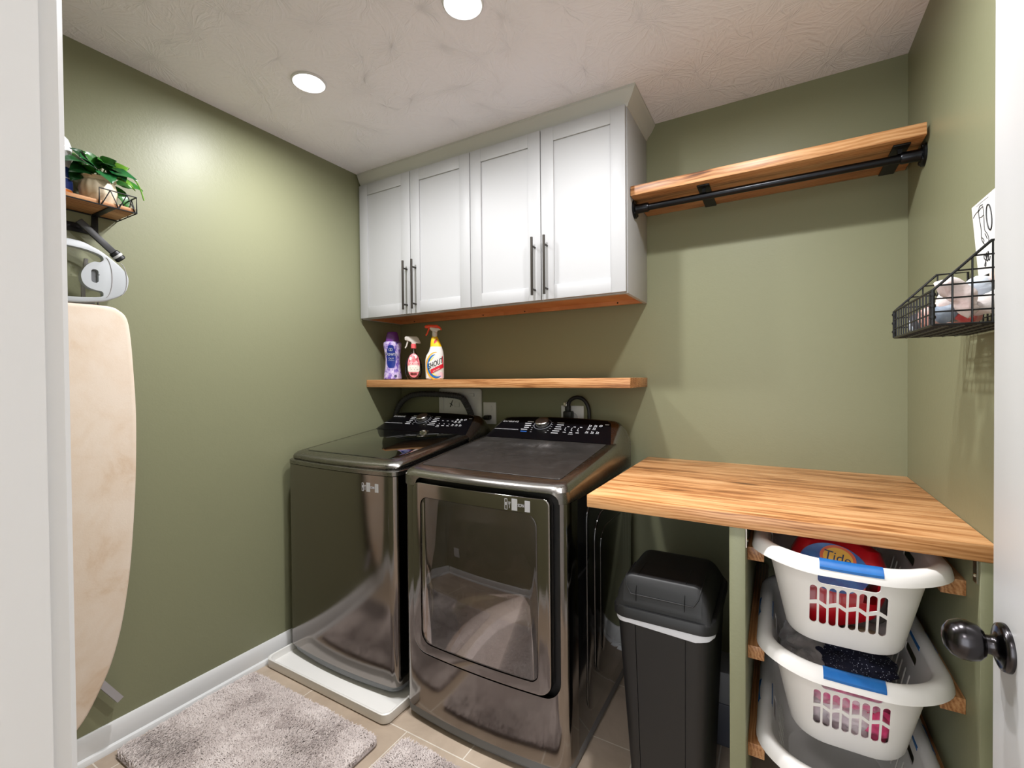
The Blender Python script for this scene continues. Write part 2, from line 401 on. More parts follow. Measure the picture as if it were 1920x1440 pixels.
# ------------------------------------------------------------------ room shell
OX0, OX1 = 1.508, 2.372           # doorway
def room():
    struct(MB().box(-.12, W + .12, YF - 2.6, .12, -.1, 0).build('floor', TILE))
    struct(MB().box(-.12, W + .12, YF - 2.6, .12, H, H + .1).build('ceiling', CEIL))
    struct(MB().box(-.12, 0, YF - .12, .12, 0, H).build('wall_left', GREEN))
    struct(MB().box(0, W, 0, .12, 0, H).build('wall_back', GREEN))
    struct(MB().box(W, W + .12, YF - .12, .12, 0, H).build('wall_right', GREEN))
    m = MB().box(0, OX0 - .02, YF - .12, YF, 0, H).box(OX1 + .02, W, YF - .12, YF, 0, H).box(OX0 - .02, OX1 + .02, YF - .12, YF, 2.07, H)
    struct(m.build('wall_front', GREEN))
    HW = pbr('hall_paint', rgb(205, 200, 192), .6)
    struct(MB().box(.2, .32, YF - 2.6, YF - .12, 0, H).build('wall_hall_left', HW))
    struct(MB().box(W, W + .12, YF - 2.6, YF - .12, 0, H).build('wall_hall_right', HW))
    # jamb + casings
    m = MB().box(OX0 - .02, OX0, YF - .12, YF, 0, 2.05).box(OX1, OX1 + .02, YF - .12, YF, 0, 2.05).box(OX0 - .02, OX1 + .02, YF - .12, YF, 2.05, 2.07)
    struct(m.build('trim_1', TRIM))
    def casing(x0, x1, s):
        pts = [(x0, YF), (x1, YF), (x1, YF + .013), (x1 + s * .004, YF + .0175), (x1 + s * .02, YF + .0185), (x0 - s * .006, YF + .0125), (x0, YF + .009)]
        return MB().prism(pts, 'z', 0, 2.10)
    struct(casing(OX0 - .062, OX0 - .005, -1).build('trim_2', TRIM))
    struct(MB().box(OX1 + .005, OX1 + .06, YF, YF + .016, 0, 2.10, .003).build('trim_3', TRIM))
    struct(MB().box(OX0 - .062, OX1 + .06, YF, YF + .016, 2.055, 2.115, .003).build('trim_4', TRIM))
    # baseboards: board + ogee top + shoe
    prof = [(0, 0), (.030, 0), (.0295, .008), (.024, .017), (.0145, .021), (.0145, .072), (.0105, .079), (.0085, .086), (.004, .0912), (0, .0912)]
    struct(MB().prism([(d, z) for d, z in prof], 'y', YF, 0).build('baseboard_left', TRIM))
    struct(MB().prism([(-d, z) for d, z in prof], 'x', .031, 1.92).build('baseboard_back', TRIM))
    struct(MB().prism([(YF + d, z) for d, z in prof], 'x', .031, OX0 - .063).build('baseboard_front', TRIM))
    struct(MB().prism([(W - d, z) for d, z in prof], 'y', YF + .017, -.80).build('baseboard_right', TRIM))
room()

# door slab, open against the right wall
def door():
    x0, x1, y0, y1 = 2.333, 2.368, -1.985, -1.146
    d = struct(MB().box(x0, x1, y0, y1, .012, 2.045, .0025).build('door_1', DOORW))
    # two recessed panels with a bevelled border
    c = MB()
    for z0, z1 in ((.20, .92 - .12), (1.02, 1.92)):
        c.prism(rr(y0 + .13, y1 - .13, z0, z1, .002, 1), 'x', x0 - .02, x0 + .008)
    cut(d, c)
    ky, kz = -1.197, .886
    m = MB()
    m.lathe((x0, ky, kz), [(.0345, 0), (.0345, -.003), (.033, -.0075), (.028, -.0095), (.022, -.011), (.0155, -.0135), (.0135, -.018), (.0135, -.024), (.0200, -.0255), (.0262, -.032), (.0292, -.042), (.0288, -.052), (.0240, -.0625), (.0145, -.0695), (.004, -.072)], 32, 'x')
    k = m.build('door_knob', KNOBM, d, 50); k['label'] = 'oil rubbed bronze egg shaped knob'
door()

# recessed ceiling lights
LENS = mat_emit('led_lens', (1., .965, .94, 1), 14.)
def lights():
    where = ['nearest the left wall', 'in the middle of the row', 'nearest the right wall']
    for i, x in enumerate((.481, 1.21, 1.94)):
        t = thing('recessed_ceiling_light', (x, -.99, H), 'round white recessed ceiling light ' + where[i], 'ceiling light', 'recessed ceiling lights')
        MB().lathe((x, -.99, H), [(.0435, -.0005), (.0435, -.0036), (.049, -.0060), (.058, -.008), (.0625, -.006), (.064, 0), (.064, .0005)], 40, cap=False).build('trim_ring', TRIM, t)
        MB().lathe((x, -.99, H), [(.0440, -.002), (.03, -.0024), (.002, -.0026)], 40).build('lens', LENS, t)
        ld = bpy.data.lights.new('led_beam', 'SPOT'); ld.energy = BEAM; ld.color = (.985, .985, 1.); ld.spot_size = math.radians(176); ld.spot_blend = 1.; ld.shadow_soft_size = .045
        lo = bpy.data.objects.new('led_beam', ld); COL.objects.link(lo); lo.parent = t; lo.location = (0, 0, -.012)
        ad = bpy.data.lights.new('led_panel', 'AREA'); ad.shape = 'DISK'; ad.size = .084; ad.energy = PANEL; ad.color = (.985, .985, 1.)
        ao = bpy.data.objects.new('led_panel', ad); COL.objects.link(ao); ao.parent = t; ao.location = (0, 0, -.0035)
BEAM = 50.; PANEL = 8.3
lights()

# ------------------------------------------------------------------ wall cabinets
def shaker(x0, x1, z0, z1, y, parent, hx):
    m = MB(); f = .060
    m.box(x0, x0 + f, y, y + .019, z0, z1, .0012).box(x1 - f, x1, y, y + .019, z0, z1, .0012)
    m.box(x0 + f, x1 - f, y, y + .019, z1 - f, z1, .0012).box(x0 + f, x1 - f, y, y + .019, z0, z0 + f, .0012)
    m.box(x0 + f - .004, x1 - f + .004, y + .007, y + .014, z0 + f - .004, z1 - f + .004)
    d = m.build('door', WHITE, parent)
    h = MB().tube([(hx, y - .033, 1.653), (hx, y - .033, 1.905)], .0058, 12)
    for z in (1.680, 1.867): h.tube([(hx, y - .033, z), (hx, y, z)], .0045, 10)
    hh = h.build('handle', BRONZE, d); hh['label'] = 'dark bronze bar pull'
def cabinets():
    def unit(x0, x1, doors, lab):
        t = thing('wall_cabinet', (x0, 0, 1.6305), lab, 'cabinet', 'white wall cabinets over the machines')
        m = MB()
        for xa, inner in ((x0, x0 > .5), (x1 - .016, x0 < .5)): m.box(xa, xa + .016, -.290 if inner else -.3127, -.001, 1.661 if inner else 1.6305, 2.40, .001)
        m.box(x0 + (0 if x0 > .5 else .016), x1 - (0 if x0 < .5 else .016), -.3127, -.290, 1.6305, 1.650, .001).box(x0 + .016, x1 - .016, -.3127, -.290, 2.36, 2.40, .001)
        m.box(x0 + .016, x1 - .016, -.012, -.001, 1.66, 2.40).box(x0 + .016, x1 - .016, -.29, -.012, 2.37, 2.385)
        m.box((x0 + x1) / 2 - .02, (x0 + x1) / 2 + .02, -.3127, -.29, 1.65, 2.36)
        m.build('carcass', WHITE, t)
        xa, xb = x0 + (0 if x0 > .5 else .016), x1 - (0 if x0 < .5 else .016)
        u = MB().box(xa, xb, -.290, -.012, 1.650, 1.660)
        u.box(xa, xb, -.030, -.012, 1.632, 1.650)
        if x0 < .5: u.box(x0 + .0161, x0 + .019, -.290, -.030, 1.632, 1.650)
        for xs in (x0 + .13, x1 - .13):
            u.m = 1; u.lathe((xs, -.030, 1.641), [(.004, 0), (.003, -.002), (.0005, -.003)], 10, 'y'); u.m = 0
        b = u.build('bottom_panel', [WOOD_C, BLACK], t); b['label'] = 'bare orange-brown wooden underside'
        for a, b_, hx in doors: shaker(a, b_, 1.6345, 2.373, -.3335, t, hx)
    unit(.008, .7665, [(.014, .3865, .3640), (.3905, .7660, .4240)], 'white two-door wall cabinet in the corner beside the left wall')
    unit(.7670, 1.5217, [(.7705, 1.1425, 1.1150), (1.1465, 1.5185, 1.1740)], 'white two-door wall cabinet next to the wooden garment shelf')
    # crown moulding
    prof = [(0.0, 2.372), (.10, 2.374), (.16, 2.383), (.22, 2.386), (.36, 2.392), (.62, 2.405), (.84, 2.421), (.92, 2.427), (1.0, 2.430), (1.0, 2.4395), (0, 2.4395)]
    dx, dy = .040, .030
    A = [(.008, -.3127 - p * dy, z) for p, z in prof]; B = [(1.5217 + p * dx, -.3127 - p * dy, z) for p, z in prof]
    Cc = [(1.5217 + p * dx, -.001, z) for p, z in prof]
    tag(MB().loft([A, B, Cc]).build('crown_moulding', CROWN, None, 30), 'painted crown moulding between the white cabinets and the ceiling', 'moulding')
cabinets()

# ------------------------------------------------------------------ shelves, counter, laundry rack
def shelves():
    tag(MB().box(.001, 1.5207, -.2853, -.0005, 1.248, 1.290, .0018).build('floating_shelf', WOOD_S), 'long stained wooden floating shelf under the white cabinets', 'shelf')
    t = thing('garment_shelf', (1.98, -.14, 2.027), 'thick knotty wooden shelf above the folding counter with black brackets', 'shelf')
    MB().box(1.5245, 2.4375, -.283, -.001, 2.027, 2.066, .0018).build('board', WOOD_S, t)
    for xs in (1.772, 2.362):
        m = MB().box(xs, xs + .044, -.252, -.001, 2.0215, 2.0268, .001)
        m.box(xs + .016, xs + .028, -.222, -.208, 2.0065, 2.0225)
        m.build('bracket', BLACK, t)['label'] = 'flat black metal bracket'
    yz = (-.215, 1.993)
    r = thing('garment_rod', (1.98, yz[0], yz[1]), 'black iron pipe garment rod hanging below the knotty shelf', 'clothes rod')
    MB().tube([(1.575, *yz), (2.395, *yz)], .0133, 20).build('pipe', PIPE, r)
    for s, xw in ((1, 1.5222), (-1, 2.4452)):
        m = MB().lathe((xw, *yz), [(.0375, 0), (.0375, s * .006), (.034, s * .008), (.020, s * .010), (.0185, s * .022), (.0185, s * .055), (.0165, s * .060), (.0135, s * .061)], 28, 'x')
        for k in range(4):
            a = math.pi / 4 + k * math.pi / 2
            m.lathe((xw + s * .006, yz[0] + .028 * math.cos(a), yz[1] + .028 * math.sin(a)), [(.0075, 0), (.007, s * .004), (.003, s * .006)], 10, 'x')
        m.build('flange', PIPE, r)
    # counter
    tag(MB().box(1.5208, W - .0008, -.7857, -.0008, .8859, .9248, .0022).build('countertop', WOOD_T), 'stained wooden folding counter fixed in the right corner', 'counter')
    tag(MB().box(1.926, 1.965, -.782, -.031, 0.0005, .8855, .0015).box(1.926, 1.965, -.031, -.001, .095, .8855).build('support_panel', GREEN), 'green painted upright panel between the trash can and the laundry baskets', 'panel')
    tag(MB().box(2.420, W - .0008, -.782, -.001, 0.0005, .8855, .002).build('support_panel', GREEN), 'narrow green painted upright panel against the right wall under the counter', 'panel')
    lv = ['topmost', 'middle', 'lowest']
    for i, z in enumerate((.775, .497, .219)):
        for x0, x1, sd in ((1.9655, 2.007, 'left'), (2.374, 2.4195, 'right')):
            tag(MB().box(x0, x1, -.70, -.04, z, z + .037, .0012).build('runner_cleat', WOOD_Y), lv[i] + ' wooden runner on the ' + sd + ' side of the laundry basket rack', 'runner', 'wooden runners of the basket rack')
    for x, s, lab in ((1.9655, 1, 'small metal angle bracket on the green panel beside the trash can'), (2.4195, -1, 'small metal angle bracket on the green panel by the right wall')):
        m = MB().box(min(x, x + s * .0025), max(x, x + s * .0025), -.772, -.750, .832, .885).box(min(x, x + s * .03), max(x, x + s * .03), -.772, -.750, .8828, .8853)
        m.lathe((x + s * .0025, -.761, .848), [(.005, 0), (.003, s * .003), (.001, s * .0035)], 8, 'x')
        tag(m.build('angle_bracket', CHROME), lab, 'bracket', 'angle brackets under the counter')
shelves()

# ------------------------------------------------------------------ washer and dryer
PU = Vector((1, 0, 0)); PV = Vector((0, .17, .09)).normalized(); PN = Vector((0, -.09, .17)).normalized()
def bow(x, xc, half, amt): return -amt * max(0., 1 - ((x - xc) / half) ** 2)
def outline(x0, x1, yb, yf, r, amt, n=18):
    """plan outline with rounded front corners and a bowed front, from back-left round the front to back-right"""
    xc, hf = (x0 + x1) / 2, (x1 - x0) / 2; pts = [(x0, yb)]
    for k in range(9):
        a = math.pi + k / 8 * math.pi / 2; pts.append((x0 + r + r * math.cos(a), yf + r + r * math.sin(a)))
    for k in range(1, n):
        pts.append((x0 + r + (x1 - x0 - 2 * r) * k / n, yf))
    for k in range(9):
        a = 1.5 * math.pi + k / 8 * math.pi / 2; pts.append((x1 - r + r * math.cos(a), yf + r + r * math.sin(a)))
    pts.append((x1, yb))
    return [(x, y + (bow(x, xc, hf - r * .3, amt) if y < yf + r else 0)) for x, y in pts]
def shell(x0, x1, yb, yf, r, amt, z0, z1, th):
    o = outline(x0, x1, yb, yf, r, amt); i = outline(x0 + th, x1 - th, yb, yf + th, max(.005, r - th), amt)
    ring = o + i[::-1]
    return MB().loft([[(x, y, z) for x, y in ring] for z in (z0, z1)])
def ztop(y): return .957 + .117 * (y + .77)

def console(t, x0, x1):
    xc, hf = (x0 + x1) / 2, (x1 - x0) / 2
    def hz(x, y):
        u = abs((x - xc) / hf); tt = (y + .30) / .17
        ridge = 1.014 + .09 * min(tt, 1.0) if tt < .93 else 1.014 + .09 * (.93 + .07 * math.sin(min(1., (tt - .93) / .12) * math.pi / 2)) - max(0, tt - 1.05) * .35
        ridge -= .012 * max(0, tt) * u * u
        zs = .972 + .02 * tt
        s = 1. if u < .80 else math.sqrt(max(0, 1 - ((u - .80) / .20) ** 2)) ** .9
        return zs + (ridge - zs) * s
    m = MB(); nx, ny = 56, 20
    def fn(a, b):
        u = a * 2 - 1; u = math.copysign(1 - (1 - abs(u)) ** 1.6, u)
        x = xc + hf * u; y = -.302 + .204 * b; return (x, y, hz(x, y))
    m.grid(fn, nx, ny)
    # close the back and the ends
    m.raw([fn(i / nx, 1) for i in range(nx + 1)] + [(fn(i / nx, 1)[0], -.098, .93) for i in range(nx + 1)], [(i, i + 1, nx + 2 + i, nx + 1 + i) for i in range(nx)])
    for a in (0, 1):
        m.raw([fn(a, j / ny) for j in range(ny + 1)] + [(fn(a, 0)[0], fn(a, j / ny)[1], .93) for j in range(ny + 1)], [(j, j + 1, ny + 2 + j, ny + 1 + j) for j in range(ny)])
    m.build('console_housing', CAPST, t, 40)
    p = MB()
    def fp(a, b):
        wid = .93 - .14 * b
        if b > .80: wid -= .05 * (1 - math.sqrt(max(0, 1 - ((b - .80) / .20) ** 2)))
        x = xc - .004 + hf * wid * (a * 2 - 1); y = -.300 + .160 * b; return (x, y, hz(x, y) + .0022)
    p.grid(fp, 30, 16)
    cp = p.build('control_panel', PANELBLK, t, 40); cp['label'] = 'glossy black control panel with a dial'
    return cp
def pm(x, y):   # matrix on the sloping panel at plan position x, y
    return basis(Vector((x, y, 1.0165 + .09 * (y + .30) / .17)), PU, PV, PN)
def slab(m, x, y, w, h):
    M = pm(x, y); m.bm_box = None
    m.raw([(M @ Vector(q))[:] for q in ((-w / 2, -h / 2, .0012), (w / 2, -h / 2, .0012), (w / 2, h / 2, .0012), (-w / 2, h / 2, .0012), (-w / 2, -h / 2, -.001), (w / 2, -h / 2, -.001), (w / 2, h / 2, -.001), (-w / 2, h / 2, -.001))],
          [(0, 1, 2, 3), (4, 7, 6, 5), (0, 4, 5, 1), (1, 5, 6, 2), (2, 6, 7, 3), (3, 7, 4, 0)])
def panel_marks(cp, x0, dial, bars, icons, dry):
    m = MB()
    m.text('SAMSUNG', .0195, pm(x0 + .112, -.181) @ Matrix.Diagonal((.98, 1.0, 1, 1)), .0012)
    for k in range(16):    # one line of fine print
        slab(m, x0 + .056 + k * .0085, -.2415, .0066 if k % 5 else .004, .0026)
    m.build('maker_lettering', MARK, cp, smooth=False); m = MB()
    dx, dy = dial
    for k in range(6):
        y = bars[0] + (bars[1] - bars[0]) * k / 5
        m.m = 1 if (dry and k == 5) else 0
        slab(m, dx - .074 - (.005 if k in (1, 4) else 0), y, .033 if k != 3 else .025, .0042)
        m.m = 0
        slab(m, dx + .085 + (.004 if k in (1, 3) else 0), y, .034 if k != 2 else .028, .0042)
        slab(m, dx - .046 + .004 * abs(k - 2.5), y, .008, .0014); slab(m, dx + .052 - .004 * abs(k - 2.5), y, .008, .0014)
    m.build('cycle_names', [MARK, MARKB], cp, smooth=False); m = MB()
    for cx in icons[0]:
        slab(m, cx, -.203, .011, .003); slab(m, cx - .003, -.243, .015, .0036); slab(m, cx - .004, -.229, .005, .003)
        if dry: slab(m, cx - .009, -.218, .0016, .022)
    m.text('START', .008, pm(icons[0][1], -.254), .0011)
    for r, y in enumerate((-.188, -.207, -.233)):
        for c, cx in enumerate(icons[1]):
            if (r, c) == (1, 2): continue
            if (r, c) == (0, 2):
                M = pm(cx, y); rr_ = []
                for k in range(16):
                    a = k * math.pi / 8; rr_ += [(M @ Vector((.0075 * math.cos(a), .0075 * math.sin(a), .0012)))[:], (M @ Vector((.0048 * math.cos(a), .0048 * math.sin(a), .0012)))[:]]
                m.raw(rr_, [(2 * k, (2 * k + 2) % 32, (2 * k + 3) % 32, 2 * k + 1) for k in range(16)]); continue
            slab(m, cx - .0040, y + .002, .0032, .0085); slab(m, cx + .0038, y, .0045, .0050); slab(m, cx, y - .0070, .015, .0020)
    slab(m, icons[1][2] + .024, -.176, .018, .0035)
    m.build('button_icons', MARK, cp, smooth=False)
    M = pm(dx, dy)
    d = MB()
    prof = [(.0335, 0), (.0335, .008), (.0325, .022), (.0300, .0245), (.0285, .0250), (.016, .0262), (.001, .0264)]
    d.lathe((0, 0, 0), prof, 40, 'z', mod=lambda a, h: 1 + (.012 * math.cos(a * 26) if .004 < h < .023 else 0))
    s0 = len(d.v); d.deform(lambda v: (M @ v)[:]); d.build('cycle_dial', CHROME, cp, 30)
    r = MB().lathe((0, 0, 0), [(.044, 0), (.0445, .003), (.0405, .003), (.040, 0)], 40, cap=False); r.deform(lambda v: (M @ v)[:])
    r.build('dial_ring', pbr('dial_ring_grey', rgb(130, 132, 140), .35, metal=.6), cp)
def badge(parent, x, front, z, s):
    """sticker strip: phone outline, wifi fan, two pale squares, a word"""
    m = MB(); y = 0
    def rc(a0, a1, b0, b1): m.box(x + a0 * s, x + a1 * s, y - .0012, y + .001, z + b0 * s, z + b1 * s)
    rc(0, .010, .0165, .018); rc(0, .010, -.018, -.0165); rc(0, .0014, -.018, .018); rc(.0086, .010, -.018, .018); rc(.003, .007, -.003, .006)
    for k in range(3): rc(.013 + k * .0012, .022 - k * .0012, .006 - k * .004, .008 - k * .004)
    rc(.0168, .0184, -.012, -.004)
    rc(.026, .046, -.018, .020); rc(.073, .091, -.018, .018)
    m.text('SCAN', .0095 * s * 1.5, basis(Vector((x + .0595 * s, y - .0008, z)), Vector((1, 0, 0)), Vector((0, 0, 1)), Vector((0, -1, 0))) @ Matrix.Diagonal((.62, 1, 1, 1)), .0005)
    m.deform(lambda v: (v.x, v.y + front(v.x), v.z)); o = m.build('sticker', MARK, parent, smooth=False); o['label'] = 'small white phone and wifi sticker'

def washer():
    x0, x1 = .043, .729; xc = (x0 + x1) / 2
    t = thing('washing_machine', (xc, -.46, .03), 'black stainless top-load washing machine standing in a white drip pan', 'washer')
    MB().box(x0 + .002, x1 - .002, -.745, -.105, .055, .905, .003).build('side_cabinet', PAINTBLK, t)
    shell(x0, x1, -.737, -.812, .034, .020, .058, .903, .012).build('front_panel', STEEL, t)
    b = MB(); o = outline(x0 + .012, x1 - .012, -.12, -.80, .04, .026)
    o2 = outline(x0 + .004, x1 - .004, -.115, -.808, .036, .022)
    b.loft([[(x, y, z) for x, y in q] for q, z in ((o, .030), (o, .036), (o2, .050), (o2, .0575))])
    b.build('base_skirt', KICK, t)
    for fx in (x0 + .05, x1 - .05):
        for fy in (-.76, -.17): MB().lathe((fx, fy, .0), [(.018, .0155), (.018, .022), (.010, .024), (.008, .032)], 14).build('foot', PLBLK, t)
    oc = outline(x0, x1, -.10, -.815, .036, .020); oi = outline(x0 + .012, x1 - .012, -.10, -.800, .034, .020)
    MB().loft([[(x, y, z) for x, y in oc] for z in (.906, .922)] + [[(x, y, .931) for x, y in oi]]).build('top_rim', CAPST, t)
    # body under the lid
    ob = outline(x0 + .02, x1 - .02, -.10, -.775, .03, .02)
    MB().loft([[(x, y, .925) for x, y in ob], [(x, y, ztop(y) - .012) for x, y in ob]]).build('tub_cover', PLBLK, t)
    # rounded lid frame
    rings = []
    for ins, dz in ((.030, -.030), (.012, -.029), (.004, -.024), (.001, -.017), (.004, -.009), (.012, -.002), (.026, .0015), (.050, .002)):
        q = outline(x0 + .004 + ins, x1 - .004 - ins, -.296, -.808 + ins, .05, .022); rings.append([(x, y, ztop(y) + dz) for x, y in q])
    lid = MB().loft(rings).build('lid', CAPST, t, 50)
    g = MB(); q = rr(x0 + .058, x1 - .062, -.752, -.306, (.03, .03, .008, .008), 6)
    g.prism(q, 'z', -.0012, .0042, .002); g.deform(lambda v: (v.x, v.y + (bow(v.x, xc, .30, .018) if v.y < -.6 else 0), v.z + ztop(v.y)))
    g.build('lid_glass', LIDGLASS, lid)
    h = MB().box(-.024, .024, -.012, .014, 0, .012, .004); h.lathe((0, .0, .006), [(.016, 0), (.017, .006), (.013, .010), (.004, .011)], 20)
    h.deform(lambda v: (v.x + .448, v.y - .308, v.z + 1.011)); h.build('lid_catch', CHROME, t)
    cp = console(t, x0 + .001, x1 - .001)
    panel_marks(cp, x0, (.345, -.199), (-.172, -.243), ((.455, .487, .519, .551), (.575, .600, .624)), False)
    badge(t, .560, lambda x: -.812 + bow(x, xc, (x1 - x0) / 2 - .034 * .3, .020), .852, .95)
washer()

def dryer():
    x0, x1 = .785, 1.470; xc = (x0 + x1) / 2
    t = thing('clothes_dryer', (xc, -.47, 0), 'black stainless front-load clothes dryer with a dusty top', 'dryer')
    m = MB()
    m.box(x0 + .002, x0 + .02, -.745, -.105, .05, .893, .003).box(x1 - .02, x1 - .002, -.745, -.105, .05, .893, .003)
    m.box(x0 + .02, x1 - .02, -.125, -.105, .05, .893).box(x0 + .02, x1 - .02, -.80, -.125, .05, .07)
    m.box(x1 - .003, x1 - .0005, -.738, -.105, .07, .892, .001)
    m.build('side_cabinet', PAINTBLK, t)
    e = MB()
    e.prism(rr(-.660, -.150, .115, .865, .07, 8), 'x', x1 - .004, x1 + .0045, .0035, 3)
    e.prism(rr(-.595, -.205, .200, .800, .09, 8), 'x', x1, x1 + .0095, .0045, 3)
    e.prism(rr(-.545, -.250, .262, .740, .07, 8), 'x', x1 + .004, x1 + .0125, .003, 3)
    e.build('embossed_side_panel', PAINTBLK, t)
    fp = shell(x0, x1, -.737, -.832, .045, .020, .052, .893, .012).build('front_panel', STEEL, t)
    cut(fp, MB().prism(rr(.8475, 1.447, .2685, .99, (.06, .055, .01, .01), 8), 'y', -.95, -.76))
    # recess behind the door with the drum mouth
    rc = MB(); pl = rr(.842, 1.452, .262, .93, (.06, .055, .02, .02), 8)
    rc.prism(pl, 'y', -.808, -.790)
    r = rc.build('door_recess', PLBLK, t)
    cc = (1.128, .575)
    cut(r, MB().lathe((cc[0], -.82, cc[1]), [(.222, 0), (.222, .05)], 48, 'y'))
    MB().lathe((cc[0], -.796, cc[1]), [(.224, 0), (.232, .012), (.262, .06), (.262, .55), (.05, .57), (.001, .57)], 48, 'y', cap=False).build('drum', pbr('drum_grey', rgb(62, 60, 59), .5, metal=.2), t)
    # door frame with its window
    d0, d1, zb, zt = .849, 1.4195, .2765, .9085
    dm = MB().prism(rr(d0, d1, zb, zt, (.062, .045, .022, .035), 8), 'y', -.838, -.808, .004, 3, slices=16)
    door = dm.build('door', STEEL, t)
    cut(door, MB().prism(rr(.8915, 1.3765, .3135, .858, (.045, .03, .045, .035), 8), 'y', -.90, -.70))
    for v in door.data.vertices:
        gx = v.co.x + gloc(t).x; v.co.y += bow(gx, xc, .34, .021)
    door.data.set_sharp_from_angle(angle=math.radians(35))
    g = MB().prism(rr(.8935, 1.3745, .3155, .856, (.044, .029, .044, .034), 8), 'y', -.836, -.831, .0015, 2, slices=16)
    g.deform(lambda v: (v.x, v.y + bow(v.x, xc, .34, .021), v.z)); g.build('window', SMOKE, door)
    badge(t, 1.262, lambda x: -.838 + bow(x, xc, .34, .021), .8795, 1.0)
    # kick plate
    b = MB(); o = outline(x0 + .012, x1 - .006, -.12, -.818, .045, .020); o2 = outline(x0 + .002, x1 - .002, -.115, -.830, .045, .020)
    b.loft([[(x, y, z) for x, y in q] for q, z in ((o, .008), (o, .012), (o2, .024), (o2, .0515))]); b.build('base_skirt', KICK, t)
    for fx in (x0 + .06, x1 - .06):
        for fy in (-.76, -.17): MB().lathe((fx, fy, 0), [(.018, 0), (.018, .008), (.010, .010)], 14).build('foot', PLBLK, t)
    # top cap: lower skirt, rounded shoulder, rising top
    rings = []
    for ins, dz in ((.000, None), (.000, -.034), (.002, -.020), (.008, -.009), (.019, -.002), (.036, .0005), (.06, .001)):
        q = outline(x0 + ins, x1 - ins, -.10, -.838 + ins, .045, .020)
        rings.append([(x, y, .8945 if dz is None else (max(.93, ztop(y) + dz) if dz < -.03 else ztop(y) + dz)) for x, y in q])
    cap = MB().loft(rings).build('top_cap', CAPST, t, 50)
    k = MB().prism(rr(.866, 1.4465, .86, .9275, (.004, .004, .03, .03), 8), 'y', -.90, -.80)
    cut(cap, k)
    MB().box(.850, 1.448, -.815, -.785, .885, .945).build('latch_strip', PLBLK, t)
    p = MB().prism(rr(.830, 1.424, -.768, -.303, (.015, .015, .004, .004), 4), 'z', .0008, .0024, .0008, 1, slices=6, sl_axis=1)
    p.deform(lambda v: (v.x, v.y + (bow(v.x, xc, .33, .012) if v.y < -.7 else 0), v.z + ztop(v.y)))
    p.build('top_plate', DUSTY, t)['label'] = 'dusty dark grey top surface with hand smears'
    cp = console(t, x0 + .001, x1 - .0005)
    panel_marks(cp, x0, (1.079, -.196), (-.178, -.252), ((1.212, 1.243, 1.274), (1.313, 1.338, 1.362)), True)
    # clothes in the drum
    MUL = mat_cloth('dusty_pink_cloth', rgb(214, 196, 190), rgb(190, 168, 164))
    q = MB().ball((1.06, -.62, .430), .125, 4, (1.15, .8, .70), .35, 2.2, seed=3).ball((1.20, -.62, .52), .075, 4, (.8, .9, 1.2), .4, 2.5, seed=8).ball((.995, -.64, .48), .075, 3, (.9, .8, 1.2), .4, 2.5, seed=5)
    tag(q.build('clothes_bundle', MUL), 'pale pink laundry inside the dryer behind its dark window', 'laundry')
dryer()

def drip_pan():
    x0, x1, y0, y1, zt = .034, .782, -.927, -.06, .043
    o = [rr(x0 + i, x1 - i, y0 + i, y1 - i, .03, 6) for i in (.006, .001, 0, .004, .009, .013)]
    zs = (.0, .006, zt - .003, zt, zt - .003, .012)
    m = MB().loft([[(x, y, z) for x, y in q] for q, z in zip(o, zs)])
    tag(m.build('drip_pan', PANPL, None, 50), 'shallow white plastic drip pan under the washing machine', 'pan')
drip_pan()

